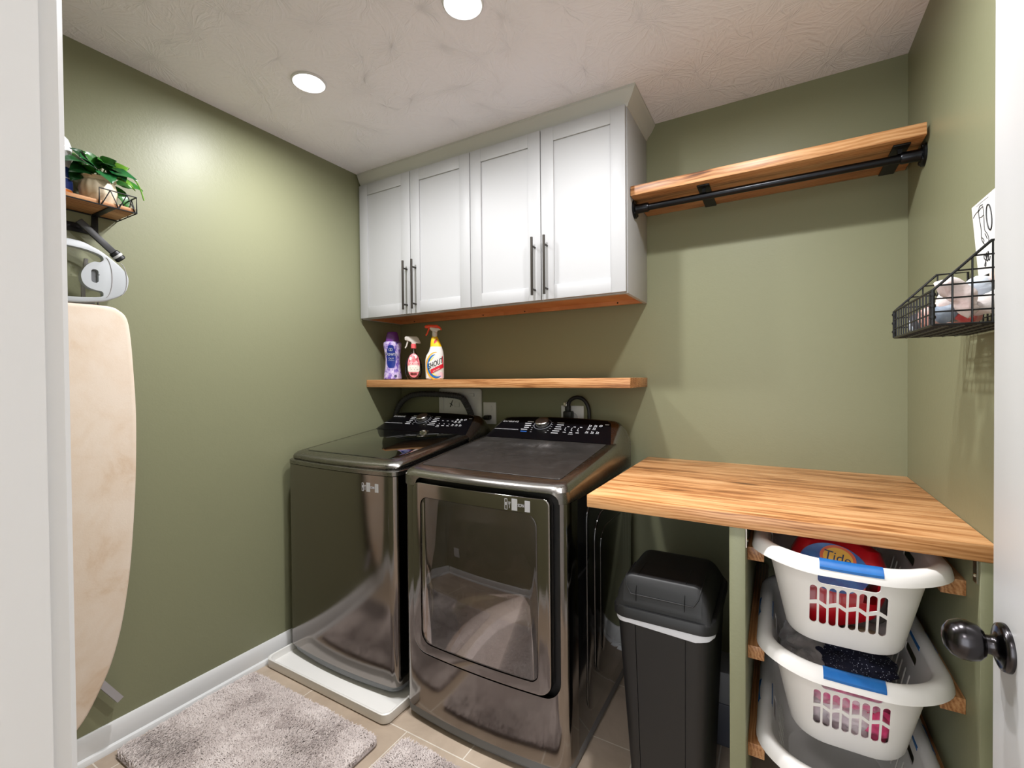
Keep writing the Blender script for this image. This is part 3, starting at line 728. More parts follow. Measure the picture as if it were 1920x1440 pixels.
# ------------------------------------------------------------------ behind the machines
def outlets(WM, CD):
    def plate(x0, x1, z0, z1, y, s=1):
        return MB().box(x0, x1, min(y, y - s * .006), max(y, y - s * .006), z0, z1, .002)
    t = thing('power_outlet', (.657, 0, 1.10), 'white single gang outlet beside the washer supply box', 'outlet')
    plate(.6155, .699, 1.040, 1.160, 0).build('cover_plate', OUTLET, t)
    for z in (1.075, 1.125): MB().prism(rr(.640, .675, z - .016, z + .016, .012, 5), 'y', -.0085, -.005).build('receptacle', OUTLET, t)
    t = thing('power_outlet', (1.15, 0, 1.09), 'white double width outlet behind the dryer', 'outlet')
    plate(1.089, 1.210, 1.033, 1.152, 0).build('cover_plate', OUTLET, t)
    MB().lathe((1.150, -.005, 1.09), [(.030, 0), (.029, -.004), (.004, -.005)], 28, 'y').build('receptacle', pbr('receptacle_grey', rgb(190, 190, 190), .4), t)
    t = thing('power_outlet', (.157, YF, .31), 'white outlet low on the wall opposite the dryer', 'outlet')
    plate(.122, .192, .252, .368, YF, -1).build('cover_plate', OUTLET, t)
    for z in (.285, .335): MB().prism(rr(.140, .174, z - .015, z + .015, .012, 5), 'y', YF + .004, YF + .0085).build('receptacle', OUTLET, t)
    # plugs with their cords
    plug = MB().box(.642, .674, -.048, -.009, 1.066, 1.090, .005)
    c = MB().tube([(.645, -.040, 1.078), (.625, -.050, 1.070), (.595, -.055, 1.055), (.575, -.06, 1.02), (.58, -.07, .95)], .0042, 8, smooth=6).build('power_cord', PLBLK, WM); plug.build('plug', PLBLK, c)
    m = MB().box(1.118, 1.162, -.055, -.010, 1.075, 1.128, .008).box(1.126, 1.150, -.048, -.018, 1.125, 1.155, .006).box(1.112, 1.178, -.05, -.012, 1.045, 1.085, .008)
    c = MB().tube([(1.140, -.035, 1.150), (1.150, -.036, 1.178), (1.185, -.038, 1.196), (1.222, -.038, 1.186), (1.246, -.038, 1.150), (1.252, -.04, 1.10), (1.25, -.045, 1.02), (1.22, -.05, .93)], .0095, 12, smooth=8).build('power_cord', PLBLK, CD)
    m.build('plug', PLBLK, c)
    MB().box(1.124, 1.140, -.056, -.040, 1.150, 1.172, .002).lathe((1.135, -.056, 1.166), [(.005, 0), (.003, -.003)], 10, 'y').build('strain_relief', CHROME, c)
    # recessed washer supply box
    b = thing('washer_supply_box', (.455, 0, 1.13), 'white recessed washing machine supply box with hose valves', 'utility box')
    x0, x1, z0, z1 = .305, .606, 1.000, 1.2365
    fr = MB().prism(rr(x0, x1, z0, z1, .016, 5), 'y', -.012, -.0005, .003).build('frame', OUTLET, b)
    cut(fr, MB().box(x0 + .030, x1 - .030, -.03, -.0045, z0 + .03, z1 - .026))
    MB().box(x0 + .11, x0 + .145, -.007, -.004, 1.130, 1.158, .003).build('knockout', OUTLET, b)
    for a in (0, 1): MB().box(x1 - .085, x1 - .05, -.012, -.004, 1.19 - a * .15, 1.21 - a * .15, .003).build('knockout', OUTLET, b)
    xm = MB().tube([(x0 + .080, -.007, 1.128), (x0 + .098, -.007, 1.168)], .0022, 6).tube([(x0 + .078, -.007, 1.150), (x0 + .096, -.007, 1.138)], .0022, 6)
    xm.build('ink_mark', INK, b)
    CU = pbr('copper_red_braid', rgb(122, 72, 66), .5, metal=.4); v = MB()
    for i, xx in enumerate((.405, .435, .465, .495)):
        v.m = 0 if i < 2 else 1
        v.lathe((xx, -.030, 1.045), [(.014, 0), (.014, .015), (.008, .018), (.008, .034), (.015, .036), (.015, .042), (.004, .044)], 12)
        v.box(xx - .018, xx + .018, -.036, -.024, 1.078, 1.086, .003)
        v.tube([(xx, -.03, 1.05), (xx, -.045, 1.0), (xx + .02, -.05, .95)], .008, 8, smooth=4)
    v.build('valve', [CU, PLBLK], b)
    h = MB()
    path = catmull([Vector(p) for p in ((.02, -.075, .93), (.012, -.075, 1.04), (.045, -.072, 1.13), (.115, -.066, 1.186), (.20, -.060, 1.203), (.31, -.05, 1.203), (.42, -.042, 1.198), (.487, -.036, 1.185), (.522, -.034, 1.145), (.545, -.028, 1.095), (.560, -.026, 1.045))], 22)
    rad = [.0155 + (.0012 if k % 4 < 2 else -.0006) for k in range(len(path))]
    rad[-60:] = [r + .002 for r in rad[-60:]]
    h.tube(path, rad, 14)
    tag(h.build('drain_hose', RUBBER, None, 25), 'grey corrugated drain hose arching from the washer into the white supply box', 'hose')
outlets(bpy.data.objects['washing_machine'], bpy.data.objects['clothes_dryer'])

# ------------------------------------------------------------------ trash can
def trash():
    t = thing('trash_can', (1.75, -.61, 0), 'tall black plastic swing-lid trash can between the dryer and the green panel', 'trash can')
    R = lambda i, z: [(x, y, z) for x, y in i]
    def q(f): return rr(1.640 - .030 * f, 1.862 + .022 * f, -.750 - .042 * f, -.470 + .045 * f, .045, 8)
    m = MB().loft([R(rr(1.655, 1.847, -.735, -.485, .035, 8), 0), R(q(0), .012)] + [R(q(k / 6), .012 + .563 * k / 6) for k in range(1, 7)])
    body = m.build('bin', PLBLK, t)
    c = MB()
    for xa, xb in ((1.678, 1.672), (1.806, 1.815)):
        c.raw([(xa - .0012, -.90, .05), (xa + .0012, -.90, .05), (xb + .0012, -.90, .60), (xb - .0012, -.90, .60), (xa - .0012, -.7475, .05), (xa + .0012, -.7475, .05), (xb + .0012, -.7885, .60), (xb - .0012, -.7885, .60)],
              [(0, 1, 2, 3), (4, 7, 6, 5), (0, 4, 5, 1), (1, 5, 6, 2), (2, 6, 7, 3), (3, 7, 4, 0)])
    cut(body, c)
    bag = MB(); qq = rr(1.606, 1.889, -.797, -.420, .048, 10); lo = []
    for k, (x, y) in enumerate(qq): lo.append((x, y, .560 + .018 * noise.noise(Vector((x * 9, y * 9, 0))) + .006 * noise.noise(Vector((x * 40, y * 40, 1)))))
    bag.loft([R(qq, .592), R(rr(1.604, 1.891, -.799, -.418, .048, 10), .575), lo], cap0=False, cap1=False)
    bag.build('bag_liner', pbr('white_bin_bag', rgb(214, 216, 222), .3, bump=(55, .6, .004)), t)
    lid = MB()
    rim = [rr(1.607 - e, 1.888 + e, -.798 - e, -.419 + e, .048, 10) for e in (0, .006, .006, .002, -.010)]
    lid.loft([R(a, z) for a, z in zip(rim, (.574, .577, .598, .606, .6075))])
    def prof(y, top=.694):
        f = (y + .792) / .366
        if f < .06: s = math.sqrt(max(0, 1 - (1 - f / .06) ** 2))
        elif f > .66: s = math.cos((f - .66) / .34 * math.pi / 2) ** .7
        else: s = 1
        return s * (1 - .06 * abs(f - .35))
    def lidz(x, y, off=0):
        u = abs((x - 1.7475) / .1335)
        e = 1. if u < .62 else max(0, 1 - ((u - .62) / .38) ** 2.4) ** .5
        return .602 + off + .094 * max(0, prof(y)) * e
    lid.grid(lambda a, b: (1.6145 + .266 * a, -.792 + .366 * b, lidz(1.6145 + .266 * a, -.792 + .366 * b)), 44, 60)
    L = lid.build('lid', PLBLK, t, 50)
    fl = MB()
    def ff(a, b):
        x = 1.638 + .219 * a; y = -.7935 + .128 * b - .012 * (1 - (2 * a - 1) ** 2) * (b > .95) * 0
        return (x, y - .002 * (b < .1), max(.624, lidz(x, y, .0035)))
    fl.grid(ff, 30, 44); o = len(fl.v); fl.grid(lambda a, b: (ff(a, b)[0], ff(a, b)[1] + .003, ff(a, b)[2] - .006), 30, 44)
    flap = fl.build('swing_flap', PLBLK, L, 50)
    MB().tube([(1.645, -.667, lidz(1.645, -.667) + .001)] + [(1.645 + .205 * k / 10, -.667, lidz(1.645 + .205 * k / 10, -.667) + .0016) for k in range(1, 11)], .0016, 6).build('hinge_line', pbr('grey_plastic_edge', rgb(92, 92, 92), .4), L)  # lighter grey line along the flap's hinge
    ed = [ff(.015, 1 - k / 12) for k in range(11)] + [ff(.04, .06), ff(.10, .03)] + [ff(.1 + .8 * k / 10, .03) for k in range(1, 11)] + [ff(.96, .06)] + [ff(.985, k / 12) for k in range(2, 13)]
    MB().tube([(x, y - .0015, z + .001) for x, y, z in ed], .0022, 6).build('flap_edge', PLBLK, flap)
    for g, gx in enumerate((1.676, 1.812)):
        MB().tube([(gx, -.667 + .0 - .006 * k, lidz(gx, -.667 - .006 * k, .0036)) for k in range(0, 18)] + [(gx, -.7955, .66), (gx, -.7965, .63)], .0011, 5).build('groove', BLACK, flap)
    # grey box
    g = thing('storage_box', (1.84, -.34, 0), 'grey box with a darker lower half on the floor behind the trash can', 'box')
    MB().box(1.70, 1.905, -.41, -.27, 0.0005, .150, .006).build('base', pbr('dark_grey_plastic', rgb(72, 74, 84), .5), g)
    MB().box(1.70, 1.905, -.41, -.27, .150, .262, .006).build('lid', pbr('mid_grey_plastic', rgb(126, 126, 130), .5), g)
trash()

# ------------------------------------------------------------------ laundry baskets
def basket_proto():
    """built round x=0, tub front at y=0, base at z=0"""
    def O(f, e=0):      # outline at height fraction f, grown by e
        hw = .128 + .046 * f; y0 = .062 * (1 - f); y1 = .50 + .055 * f
        return rr(-hw - e, hw + e, y0 - e, y1 + e, .085 + .035 * f + e * .8, 10)
    t = thing('laundry_basket', (0, 0, 0), '', 'laundry basket', 'white laundry baskets in the rack')
    hT = .232; R = lambda q, z: [(x, y, z) for x, y in q]
    outer = [R(O(0, -.022), 0), R(O(0, -.006), .004), R(O(0.02, -.001), .014)] + [R(O(k / 8), .014 + (hT - .014) * k / 8) for k in range(1, 9)]
    inner = [R(O(k / 8, -.0032), .014 + (hT - .014) * k / 8) for k in range(8, -1, -1)] + [R(O(0, -.024), .006)]
    tub = MB().loft(outer + inner).build('tub', BSKT, t, 40)
    c = MB()
    xs = [-.070 + .020 * k for k in range(8)]
    for k, x in enumerate(xs):
        a, b = x - .0076, x + .0076; up = k % 2 == 0
        zl, zr = (.121, .127) if up else (.127, .117)
        top = [(a, zl), (b, zr), (b, .160)] + [(x + .0076 * math.cos(q), .160 + .0076 * math.sin(q)) for q in (.6, 1.2, 1.57, 1.94, 2.54)] + [(a, .160)]
        bot = [(a, zl - .010), (a, .068)] + [(x - .0076 * math.cos(q), .068 - .0076 * math.sin(q)) for q in (.6, 1.2, 1.57, 1.94, 2.54)] + [(b, .068), (b, zr - .010)]
        for yy in ((-.05, .10), (.45, .62)):
            c.prism(top, 'y', *yy); c.prism(bot, 'y', *yy)
    for yy in ((-.05, .06), (.50, .62)):
        c.prism(rr(-.062, .062, .176, .208, .011, 5), 'y', *yy)
    for s in (-1, 1):
        for k in range(7):
            y = .155 + .042 * k
            if abs(y - .28) < .001: continue
            c.prism(rr(y - .006, y + .006, .075, .150, .0055, 4), 'x', *sorted((s * .10, s * .22)))
        c.prism(rr(.225, .335, .182, .205, .009, 5), 'x', *sorted((s * .10, s * .22)))
    cut(tub, c)
    prof = [(-.0032, hT - .006), (-.0036, hT), (-.001, hT + .006), (.006, hT + .0125), (.015, hT + .0145), (.025, hT + .011), (.032, hT + .002), (.0355, hT - .012), (.0365, hT - .019), (.0345, hT - .019), (.032, hT - .010), (.026, hT - .002), (.012, hT + .004), (0, hT - .002)]
    def rise(x, y):
        return .013 * min(1, abs(x / .19)) ** 2 * min(1, abs((y - .28) / .30)) ** 2
    def rimring(e, z, y0=None): return [(x, y, z + rise(x, y)) for x, y in O(1, e)]
    rm = MB(); rings = [rimring(e, z) for e, z in prof]; rm.loft(rings + [rings[0]], False, False)
    rim = rm.build('rim', BSKT, t, 45)
    def grip(pts):   # pts: list of (x, y, nx, ny) along the edge
        m = MB(); P2 = [(e + (.0016 if k > 2 else 0) * 1.0, z + .0018) for k, (e, z) in enumerate(prof[1:9])] + [(.0375, hT - .004), (.030, hT - .001), (.012, hT + .003)]
        P2 = [(-.0045, hT - .004), (-.0045, hT + .003), (.001, hT + .0105), (.007, hT + .0150), (.015, hT + .0168), (.026, hT + .0130), (.0345, hT + .003), (.0345, hT - .003), (.02, hT - .002), (.004, hT - .004)]
        m.loft([[(x + nx * e, y + ny * e, z + rise(x, y)) for e, z in P2] for x, y, nx, ny in pts]); return m
    y0 = O(1)[0]; fx = [-.061 + .122 * k / 8 for k in range(9)]
    grip([(x, 0., 0, -1) for x in fx]).build('grip', BLUEH, t)['label'] = 'blue plastic hand grip'
    grip([(x, .555, 0, 1) for x in fx]).build('grip', BLUEH, t)['label'] = 'blue plastic hand grip'
    for s in (-1, 1):
        grip([(s * .174, .225 + .11 * k / 8, s, 0) for k in range(9)]).build('grip', BLUEH, t)['label'] = 'blue plastic hand grip'
    return t
def baskets():
    p = basket_proto()
    spec = [((2.1875, -.800, .6005), 'top white laundry basket holding a red detergent jug'),
            ((2.197, -.772, .3225), 'middle white laundry basket holding pink clothes and a navy cloth'),
            ((2.195, -.760, .0445), 'lowest white laundry basket, empty, partly below the picture')]
    for k, (loc, lab) in enumerate(spec):
        o = p if k == 0 else copy_tree(p)
        o.location = loc; o['label'] = lab
baskets()

def basket_contents():
    RED = pbr('red_detergent_plastic', rgb(196, 16, 32), .28, coat=.3); BLU = pbr('jug_label_blue', rgb(40, 104, 176), .35, var=(30, rgb(30, 60, 140)))
    YEL = pbr('jug_label_yellow', rgb(238, 178, 40), .4); ORG = pbr('jug_label_orange', rgb(226, 96, 30), .4); NAVY = pbr('jug_label_navy', rgb(26, 30, 70), .4)
    t = thing('detergent_jug', (2.16, -.60, .612), 'red laundry detergent jug with a blue label leaning in the top basket', 'detergent jug')
    M = Matrix.Translation((2.165, -.715, .618)) @ Matrix.Rotation(math.radians(-12), 4, 'X') @ Matrix.Rotation(math.radians(4), 4, 'Y')
    b = MB(); zs = ((.0, .022), (.006, .014), (.06, .006), (.11, 0), (.195, 0), (.228, .014), (.246, .045))
    b.loft([[(x, y, z) for x, y in rr(-.105 + i, .105 - i, .0 + i * .7, .115 - i * .7, .035, 8)] for z, i in zs])
    b.deform(lambda v: (v.x, v.y, v.z + (max(0, 1 - v.z / .12) * .075 * max(0, (v.x + .03) / .135))))
    b.deform(lambda v: (M @ v)[:]); jug = b.build('bottle', RED, t)
    cut(jug, MB().prism([(M @ Vector(q)).xz[:] for q in ((.056, 0, .10), (.084, 0, .10), (.084, 0, .185), (.064, 0, .185))], 'y', -.9, -.4))
    l = MB(); n = 40
    def disc(m, cx, cz, a, bb, y, rot=0.):
        ring = []
        for k in range(n):
            q = 2 * math.pi * k / n; x, z = a * math.cos(q), bb * math.sin(q)
            ring.append((cx + x * math.cos(rot) - z * math.sin(rot), cz + x * math.sin(rot) + z * math.cos(rot)))
        m.prism(ring, 'y', y, .001)
    l.m = 0; disc(l, -.010, .170, .078, .060, -.0012, -.15); l.m = 1; disc(l, -.002, .196, .040, .032, -.0022, -.15); l.m = 2; disc(l, -.002, .196, .033, .026, -.0030, -.15); l.m = 3
    l.text('Tide', .034, basis(Vector((-.003, -.0036, .197)), Vector((1, 0, -.12)).normalized(), Vector((.12, 0, 1)).normalized(), Vector((0, -1, 0))), .0006)
    l.deform(lambda v: (M @ v)[:]); l.build('front_label', [BLU, ORG, YEL, NAVY], t, smooth=False)['label'] = 'blue label with an orange and yellow round mark'
    c = MB().lathe((.050, .060, .240), [(.022, 0), (.022, .014), (.018, .017), (.002, .018)], 24); c.deform(lambda v: (M @ v)[:]); c.build('cap', RED, t)
    tg = MB().lathe((2.232, -.682, .6080), [(.026, 0), (.040, 0), (.040, .018), (.026, .018), (.026, 0)], 28, cap=False)
    tag(tg.build('tape_roll', pbr('beige_tape', rgb(190, 172, 140), .5)), 'roll of beige tape on the bottom of the top basket', 'tape')
    q = thing('measuring_bottle', (2.262, -.525, .608), 'small grey bottle with a red dotted cap beside the red jug', 'bottle')
    MB().lathe((2.262, -.525, .6080), [(.036, 0), (.040, .01), (.040, .15), (.030, .185), (.018, .195), (.018, .215), (.001, .217)], 24).build('bottle', pbr('grey_translucent', rgb(150, 146, 144), .3), q)
    MB().lathe((2.262, -.525, .8235), [(.021, 0), (.021, .022), (.018, .025), (.001, .0255)], 20).build('cap', pbr('dull_red_cap', rgb(150, 44, 40), .4), q)
    # middle basket
    PK = mat_cloth('pink_cloth', rgb(238, 112, 160), rgb(244, 206, 218), 34); HOT = mat_cloth('hot_pink_cloth', rgb(232, 56, 116), rgb(244, 104, 150), 22)
    WH = mat_cloth('pale_cloth', rgb(238, 228, 230), rgb(222, 200, 208), 18); GR = mat_cloth('grey_cloth', rgb(150, 144, 140), rgb(126, 120, 118), 30)
    NV = mat_speckle('navy_speckled_cloth', rgb(16, 18, 42), rgb(190, 196, 214), 170, .17)
    def fold(name, mat, lab, cat, balls):
        m = MB()
        for i, (c, r, sc, sd) in enumerate(balls): m.ball(c, r, 4, sc, .38, 2.1, seed=sd)
        return tag(m.build(name, mat, None, 70), lab, cat, 'clothes in the middle basket')
    z = .335
    fold('pale_top', WH, 'pale pink crumpled cloth low in the middle basket', 'clothes', [((2.135, -.63, z + .058), .065, (.9, .8, .78), 1), ((2.205, -.645, z + .052), .062, (1, .75, .74), 2)])
    fold('pink_shirt', PK, 'pink striped garment behind the slots of the middle basket', 'clothes', [((2.165, -.655, z + .118), .060, (1.15, .8, .55), 4), ((2.225, -.665, z + .122), .052, (1, .7, .6), 6)])
    fold('hot_pink_shirt', HOT, 'hot pink garment at the right end of the middle basket', 'clothes', [((2.258, -.645, z + .062), .052, (.75, .8, 1.05), 7)])
    fold('grey_shirt', GR, 'grey cloth heaped on the left in the middle basket', 'clothes', [((2.115, -.53, z + .165), .085, (.75, 1.2, .7), 9), ((2.10, -.62, z + .14), .05, (.6, .9, .8), 10)])
    fold('navy_cloth', NV, 'navy cloth with tiny white dots on top in the middle basket', 'clothes', [((2.215, -.575, z + .175), .085, (1.0, 1.2, .55), 12)])
basket_contents()

# ------------------------------------------------------------------ bottles on the floating shelf
SH = 1.2905
def surf_disc(fn, cx, cz, a, b, off, n=36, power=2.):
    """disc pressed on a front surface y = fn(x, z); returns verts, faces"""
    vs = [(cx, fn(cx, cz) - off, cz)]; fs = []
    for r in (.5, 1.):
        for k in range(n):
            q = 2 * math.pi * k / n; ca, sa = math.cos(q), math.sin(q)
            x = cx + a * r * math.copysign(abs(ca) ** (2 / power), ca); z = cz + b * r * math.copysign(abs(sa) ** (2 / power), sa)
            vs.append((x, fn(x, z) - off, z))
    for k in range(n):
        j = (k + 1) % n; fs.append((0, 1 + k, 1 + j)); fs.append((1 + k, 1 + n + k, 1 + n + j, 1 + j))
    return vs, fs
def bottles():
    # scent bead bottle
    cx, cy = .128, -.205
    t = thing('scent_bead_bottle', (cx, cy, SH), 'purple and blue laundry scent bead bottle with a purple cap', 'bottle')
    prof = [(.0, .058), (.006, .068), (.03, .066), (.07, .057), (.11, .054), (.145, .058), (.18, .066), (.20, .069), (.212, .066), (.219, .050)]
    def rad(h):
        for (h0, r0), (h1, r1) in zip(prof, prof[1:]):
            if h <= h1: return r0 + (r1 - r0) * (h - h0) / (h1 - h0)
        return .05
    PUR = mat_mottle('floral_purple_sleeve', [(.32, rgb(70, 50, 150)), (.44, rgb(130, 104, 190)), (.54, rgb(196, 178, 222)), (.66, rgb(228, 216, 238))], 34)
    m = MB().loft([[(cx + r * math.cos(a), cy + .72 * r * math.sin(a), SH + h) for a in [2 * math.pi * k / 40 for k in range(40)]] for h, r in prof])
    body = m.build('bottle', PUR, t)
    fy = lambda x, z: cy - .72 * math.sqrt(max(1e-6, rad(z - SH) ** 2 - (x - cx) ** 2))
    l = MB(); l.m = 0
    l.raw(*surf_disc(fy, cx - .005, SH + .125, .034, .060, .0008, power=3.2)); l.raw(*surf_disc(fy, cx - .005, SH + .182, .024, .014, .0010, power=2.4))
    def stext(s, size, x, z, M2=1.):
        k = len(l.v); l.text(s, size, basis(Vector((x, 0, z)), Vector((1, 0, 0)), Vector((0, 0, 1)), Vector((0, -1, 0))) @ Matrix.Diagonal((M2, 1, 1, 1)), .0002)
        for i in range(k, len(l.v)): v = l.v[i]; l.v[i] = (v[0], fy(v[0], v[2]) - .0022 + v[1], v[2])
    l.m = 1; stext('Downy', .033, cx - .004, SH + .145, 1.05); stext('CALM', .015, cx - .005, SH + .119, 1.05)
    for k in range(7): l.raw(*surf_disc(fy, cx - .026 + .007 * k, SH + .107, .0028, .0012, .0018, 8))
    for q in range(2):
        for k in range(22):
            a = 2 * math.pi * k / 22; l.raw(*surf_disc(fy, cx - .012 + .011 * q + .009 * math.cos(a), SH + .170 + .007 * math.sin(a), .0014, .0014, .0020, 6))
    l.m = 2
    l.raw(*surf_disc(fy, cx + .028, SH + .020, .009, .008, .0012, power=3.))
    l.m = 1; stext('12', .009, cx + .028, SH + .020)
    l.build('front_label', [pbr('label_royal_blue', rgb(22, 44, 130), .35), MARK, pbr('label_navy', rgb(24, 24, 80), .4)], t, smooth=False)
    c = MB().loft([[(cx + r * math.cos(a), cy + .75 * r * math.sin(a), SH + h) for a in [2 * math.pi * k / 32 for k in range(32)]] for h, r in ((.214, .050), (.222, .052), (.245, .048), (.264, .041), (.272, .035), (.275, .02))])
    c.build('cap', pbr('purple_cap', rgb(110, 52, 140), .25, coat=.3), t)
    t.rotation_euler.z = math.radians(36); t.scale = (.74, .92, 1)

    # clear pink spray bottle
    cx, cy = .296, -.215
    t = thing('spray_bottle', (cx, cy, SH), 'clear pink spray bottle with a white trigger, between the other two bottles', 'bottle')
    P2 = [(.0, .040), (.005, .048), (.03, .060), (.055, .0625), (.085, .059), (.112, .047), (.132, .030), (.15, .017), (.165, .012), (.178, .011)]
    m = MB().loft([[(cx + r * math.cos(a), cy + .62 * r * math.sin(a), SH + h) for a in [2 * math.pi * k / 36 for k in range(36)]] for h, r in P2])
    m.build('bottle', mat_clear('clear_plastic', (.90, .86, .86, 1), .04, .86), t)
    q = MB().loft([[(cx + (r - .006) * math.cos(a), cy + .62 * (r - .006) * math.sin(a), SH + h) for a in [2 * math.pi * k / 24 for k in range(24)]] for h, r in ((.004, .040), (.012, .048), (.022, .054))])
    q.build('liquid', mat_clear('pink_liquid', (.86, .62, .62, 1), .05, .8), t)
    def r2(h):
        for (h0, r0), (h1, r1) in zip(P2, P2[1:]):
            if h <= h1: return r0 + (r1 - r0) * (h - h0) / (h1 - h0)
        return .011
    fy2 = lambda x, z: cy - .62 * math.sqrt(max(1e-6, (r2(z - SH) + .001) ** 2 - (x - cx) ** 2))
    l = MB(); l.m = 0; l.raw(*surf_disc(fy2, cx, SH + .077, .043, .066, .0005, power=2.2))
    l.m = 1; l.raw(*surf_disc(fy2, cx, SH + .060, .042, .019, .0010, power=5)); l.raw(*surf_disc(fy2, cx + .012, SH + .126, .012, .011, .0010)); l.raw(*surf_disc(fy2, cx - .022, SH + .115, .009, .010, .0010))
    l.m = 2; l.raw(*surf_disc(fy2, cx + .002, SH + .112, .010, .018, .0012))
    def st2(s, size, x, z, mi, sx=1.):
        l.m = mi; k = len(l.v); l.text(s, size, basis(Vector((x, 0, z)), Vector((1, 0, 0)), Vector((0, 0, 1)), Vector((0, -1, 0))) @ Matrix.Diagonal((sx, 1, 1, 1)), .0002)
        for i in range(k, len(l.v)): v = l.v[i]; l.v[i] = (v[0], fy2(v[0], v[2]) - .0020 + v[1], v[2])
    st2('dreft', .033, cx, SH + .090, 3, 1.02)
    for k in range(6): l.m = 4; l.raw(*surf_disc(fy2, cx - .025 + .010 * k, SH + .064 - .008 * (k % 2), .004, .0014, .0016, 8))
    l.build('front_label', [pbr('label_coral_pink', rgb(232, 130, 138), .4), pbr('label_pale', rgb(232, 226, 214), .4), pbr('label_deep_coral', rgb(206, 84, 92), .4), pbr('label_light_pink', rgb(250, 210, 208), .4), pbr('label_grey', rgb(150, 150, 140), .4)], t, smooth=False)
    MB().tube([(cx, cy, SH + .178), (cx + .001, cy, SH + .09), (cx + .004, cy, SH + .010)], .0022, 8).build('dip_tube', WPLAST, t)
    MB().lathe((cx, cy, SH + .171), [(.0165, 0), (.019, .001), (.019, .022), (.015, .026)], 24, mod=lambda a, h: 1 + .02 * math.cos(a * 18)).build('collar', pbr('coral_collar', rgb(236, 96, 100), .35), t)
    TW = pbr('off_white_trigger', rgb(206, 200, 192), .4)
    h = MB().prism([(cx - .062, SH + .216), (cx - .064, SH + .232), (cx - .056, SH + .237), (cx + .024, SH + .237), (cx + .036, SH + .229), (cx + .052, SH + .203), (cx + .049, SH + .198), (cx + .016, SH + .200), (cx + .015, SH + .193), (cx - .012, SH + .193), (cx - .018, SH + .206), (cx - .036, SH + .212)], 'y', cy - .013, cy + .013, .004)
    hd = h.build('spray_head', TW, t)
    t.rotation_euler.z = math.radians(41); t.scale = (.75, .95, 1)
    MB().tube([(cx - .042, cy, SH + .214), (cx - .046, cy, SH + .198), (cx - .052, cy, SH + .184), (cx - .061, cy, SH + .173)], [.006, .0055, .005, .004], 10, smooth=4).build('trigger', TW, hd)

    # stain remover spray
    cx, cy = .440, -.210
    t = thing('spray_bottle', (cx, cy, SH), 'white stain remover spray bottle with a yellow neck and orange trigger', 'bottle')
    F = [(.0, -.058, .060, .030), (.006, -.064, .065, .034), (.05, -.066, .066, .035), (.105, -.066, .066, .034), (.128, -.058, .066, .032), (.150, -.040, .062, .029), (.175, -.030, .052, .026), (.200, -.027, .040, .022), (.222, -.022, .026, .018), (.230, -.016, .020, .015)]
    def rings(lo, hi):
        out = []
        for h, a, b, d in F:
            if lo <= h <= hi:
                out.append([((a + b) / 2 + (b - a) / 2 * math.copysign(abs(math.cos(q)) ** .75, math.cos(q)) + cx, cy + d * math.copysign(abs(math.sin(q)) ** .75, math.sin(q)), SH + h) for q in [2 * math.pi * k / 40 for k in range(40)]])
        return out
    MB().loft(rings(0, .175)).build('bottle', WPLAST, t)
    MB().loft(rings(.175, .24)).build('neck_sleeve', pbr('yellow_sleeve', rgb(244, 200, 30), .4), t)
    def fy3(x, z):
        h = min(max(z - SH, .006), .229)
        for (h0, a0, b0, d0), (h1, a1, b1, d1) in zip(F, F[1:]):
            if h <= h1:
                q = (h - h0) / (h1 - h0); a, b, d = a0 + (a1 - a0) * q, b0 + (b1 - b0) * q, d0 + (d1 - d0) * q; break
        u = min(.999, abs((x - cx - (a + b) / 2) / ((b - a) / 2))); return cy - d * (1 - u ** 2.667) ** .375
    l = MB()
    def arc(r0, r1, a0, a1, mi, off):
        l.m = mi; vs, fs = [], []; n = 26; ox, oz = cx + .012, SH + .072
        for k in range(n + 1):
            a = math.radians(a0 + (a1 - a0) * k / n); taper = 1 - .85 * abs(2 * k / n - 1) ** 3
            for rr_ in ((r0 + r1) / 2 + (r1 - r0) / 2 * taper, (r0 + r1) / 2 - (r1 - r0) / 2 * taper):
                x, z = ox + rr_ * math.cos(a) * .98, oz + rr_ * math.sin(a); x = max(cx - .0615, x); vs.append((x, fy3(x, z) - off, z))
        l.raw(vs, [(2 * k, 2 * k + 2, 2 * k + 3, 2 * k + 1) for k in range(n)])
    arc(.068, .078, 88, 290, 0, .0012); arc(.055, .068, 100, 300, 1, .0014); arc(.047, .055, 110, 268, 2, .0016)
    X, Z = Vector((.94, 0, .34)).normalized(), Vector((-.10, 0, 1)).normalized()
    def st3(s, size, x, z, mi, off, sx=1., sh=0., bold=0.):
        l.m = mi; k = len(l.v); l.text(s, size, basis(Vector((x, 0, z)), X, Z, Vector((0, -1, 0))) @ Matrix.Diagonal((sx, 1, 1, 1)), .0002, shear=sh)
        for i in range(k, len(l.v)): v = l.v[i]; l.v[i] = (v[0], fy3(v[0], v[2]) - off + v[1], v[2])
    def para(a0, a1, b0, b1, mi, off):
        l.m = mi; o = Vector((cx + .012, 0, SH + .078)); vs = []
        for a, b in ((a0, b0), (a1, b0), (a1, b1), (a0, b1)):
            p = o + X * a + Z * b; vs.append((p.x, fy3(p.x, p.z) - off, p.z))
        l.raw(vs, [(0, 1, 2, 3)])
    for _k in range(12): para(-.048 + _k * .098 / 12, -.048 + (_k + 1) * .098 / 12, -.032, -.010, 3, .0030)
    para(.036, .050, -.012, .030, 3, .0028)
    for _k in range(12): para(-.056 + _k * .098 / 12, -.056 + (_k + 1) * .098 / 12, -.010, .034, 4, .0034)
    st3('SHOUT', .041, cx + .003, SH + .083, 5, .0046, .80, .12)
    for dx in (-.0008, .0008): st3('SHOUT', .041, cx + .003 + dx, SH + .083, 5, .0044, .80, .12)
    st3('stain remover', .0115, cx + .010, SH + .051, 4, .0040, .80)
    l.m = 3
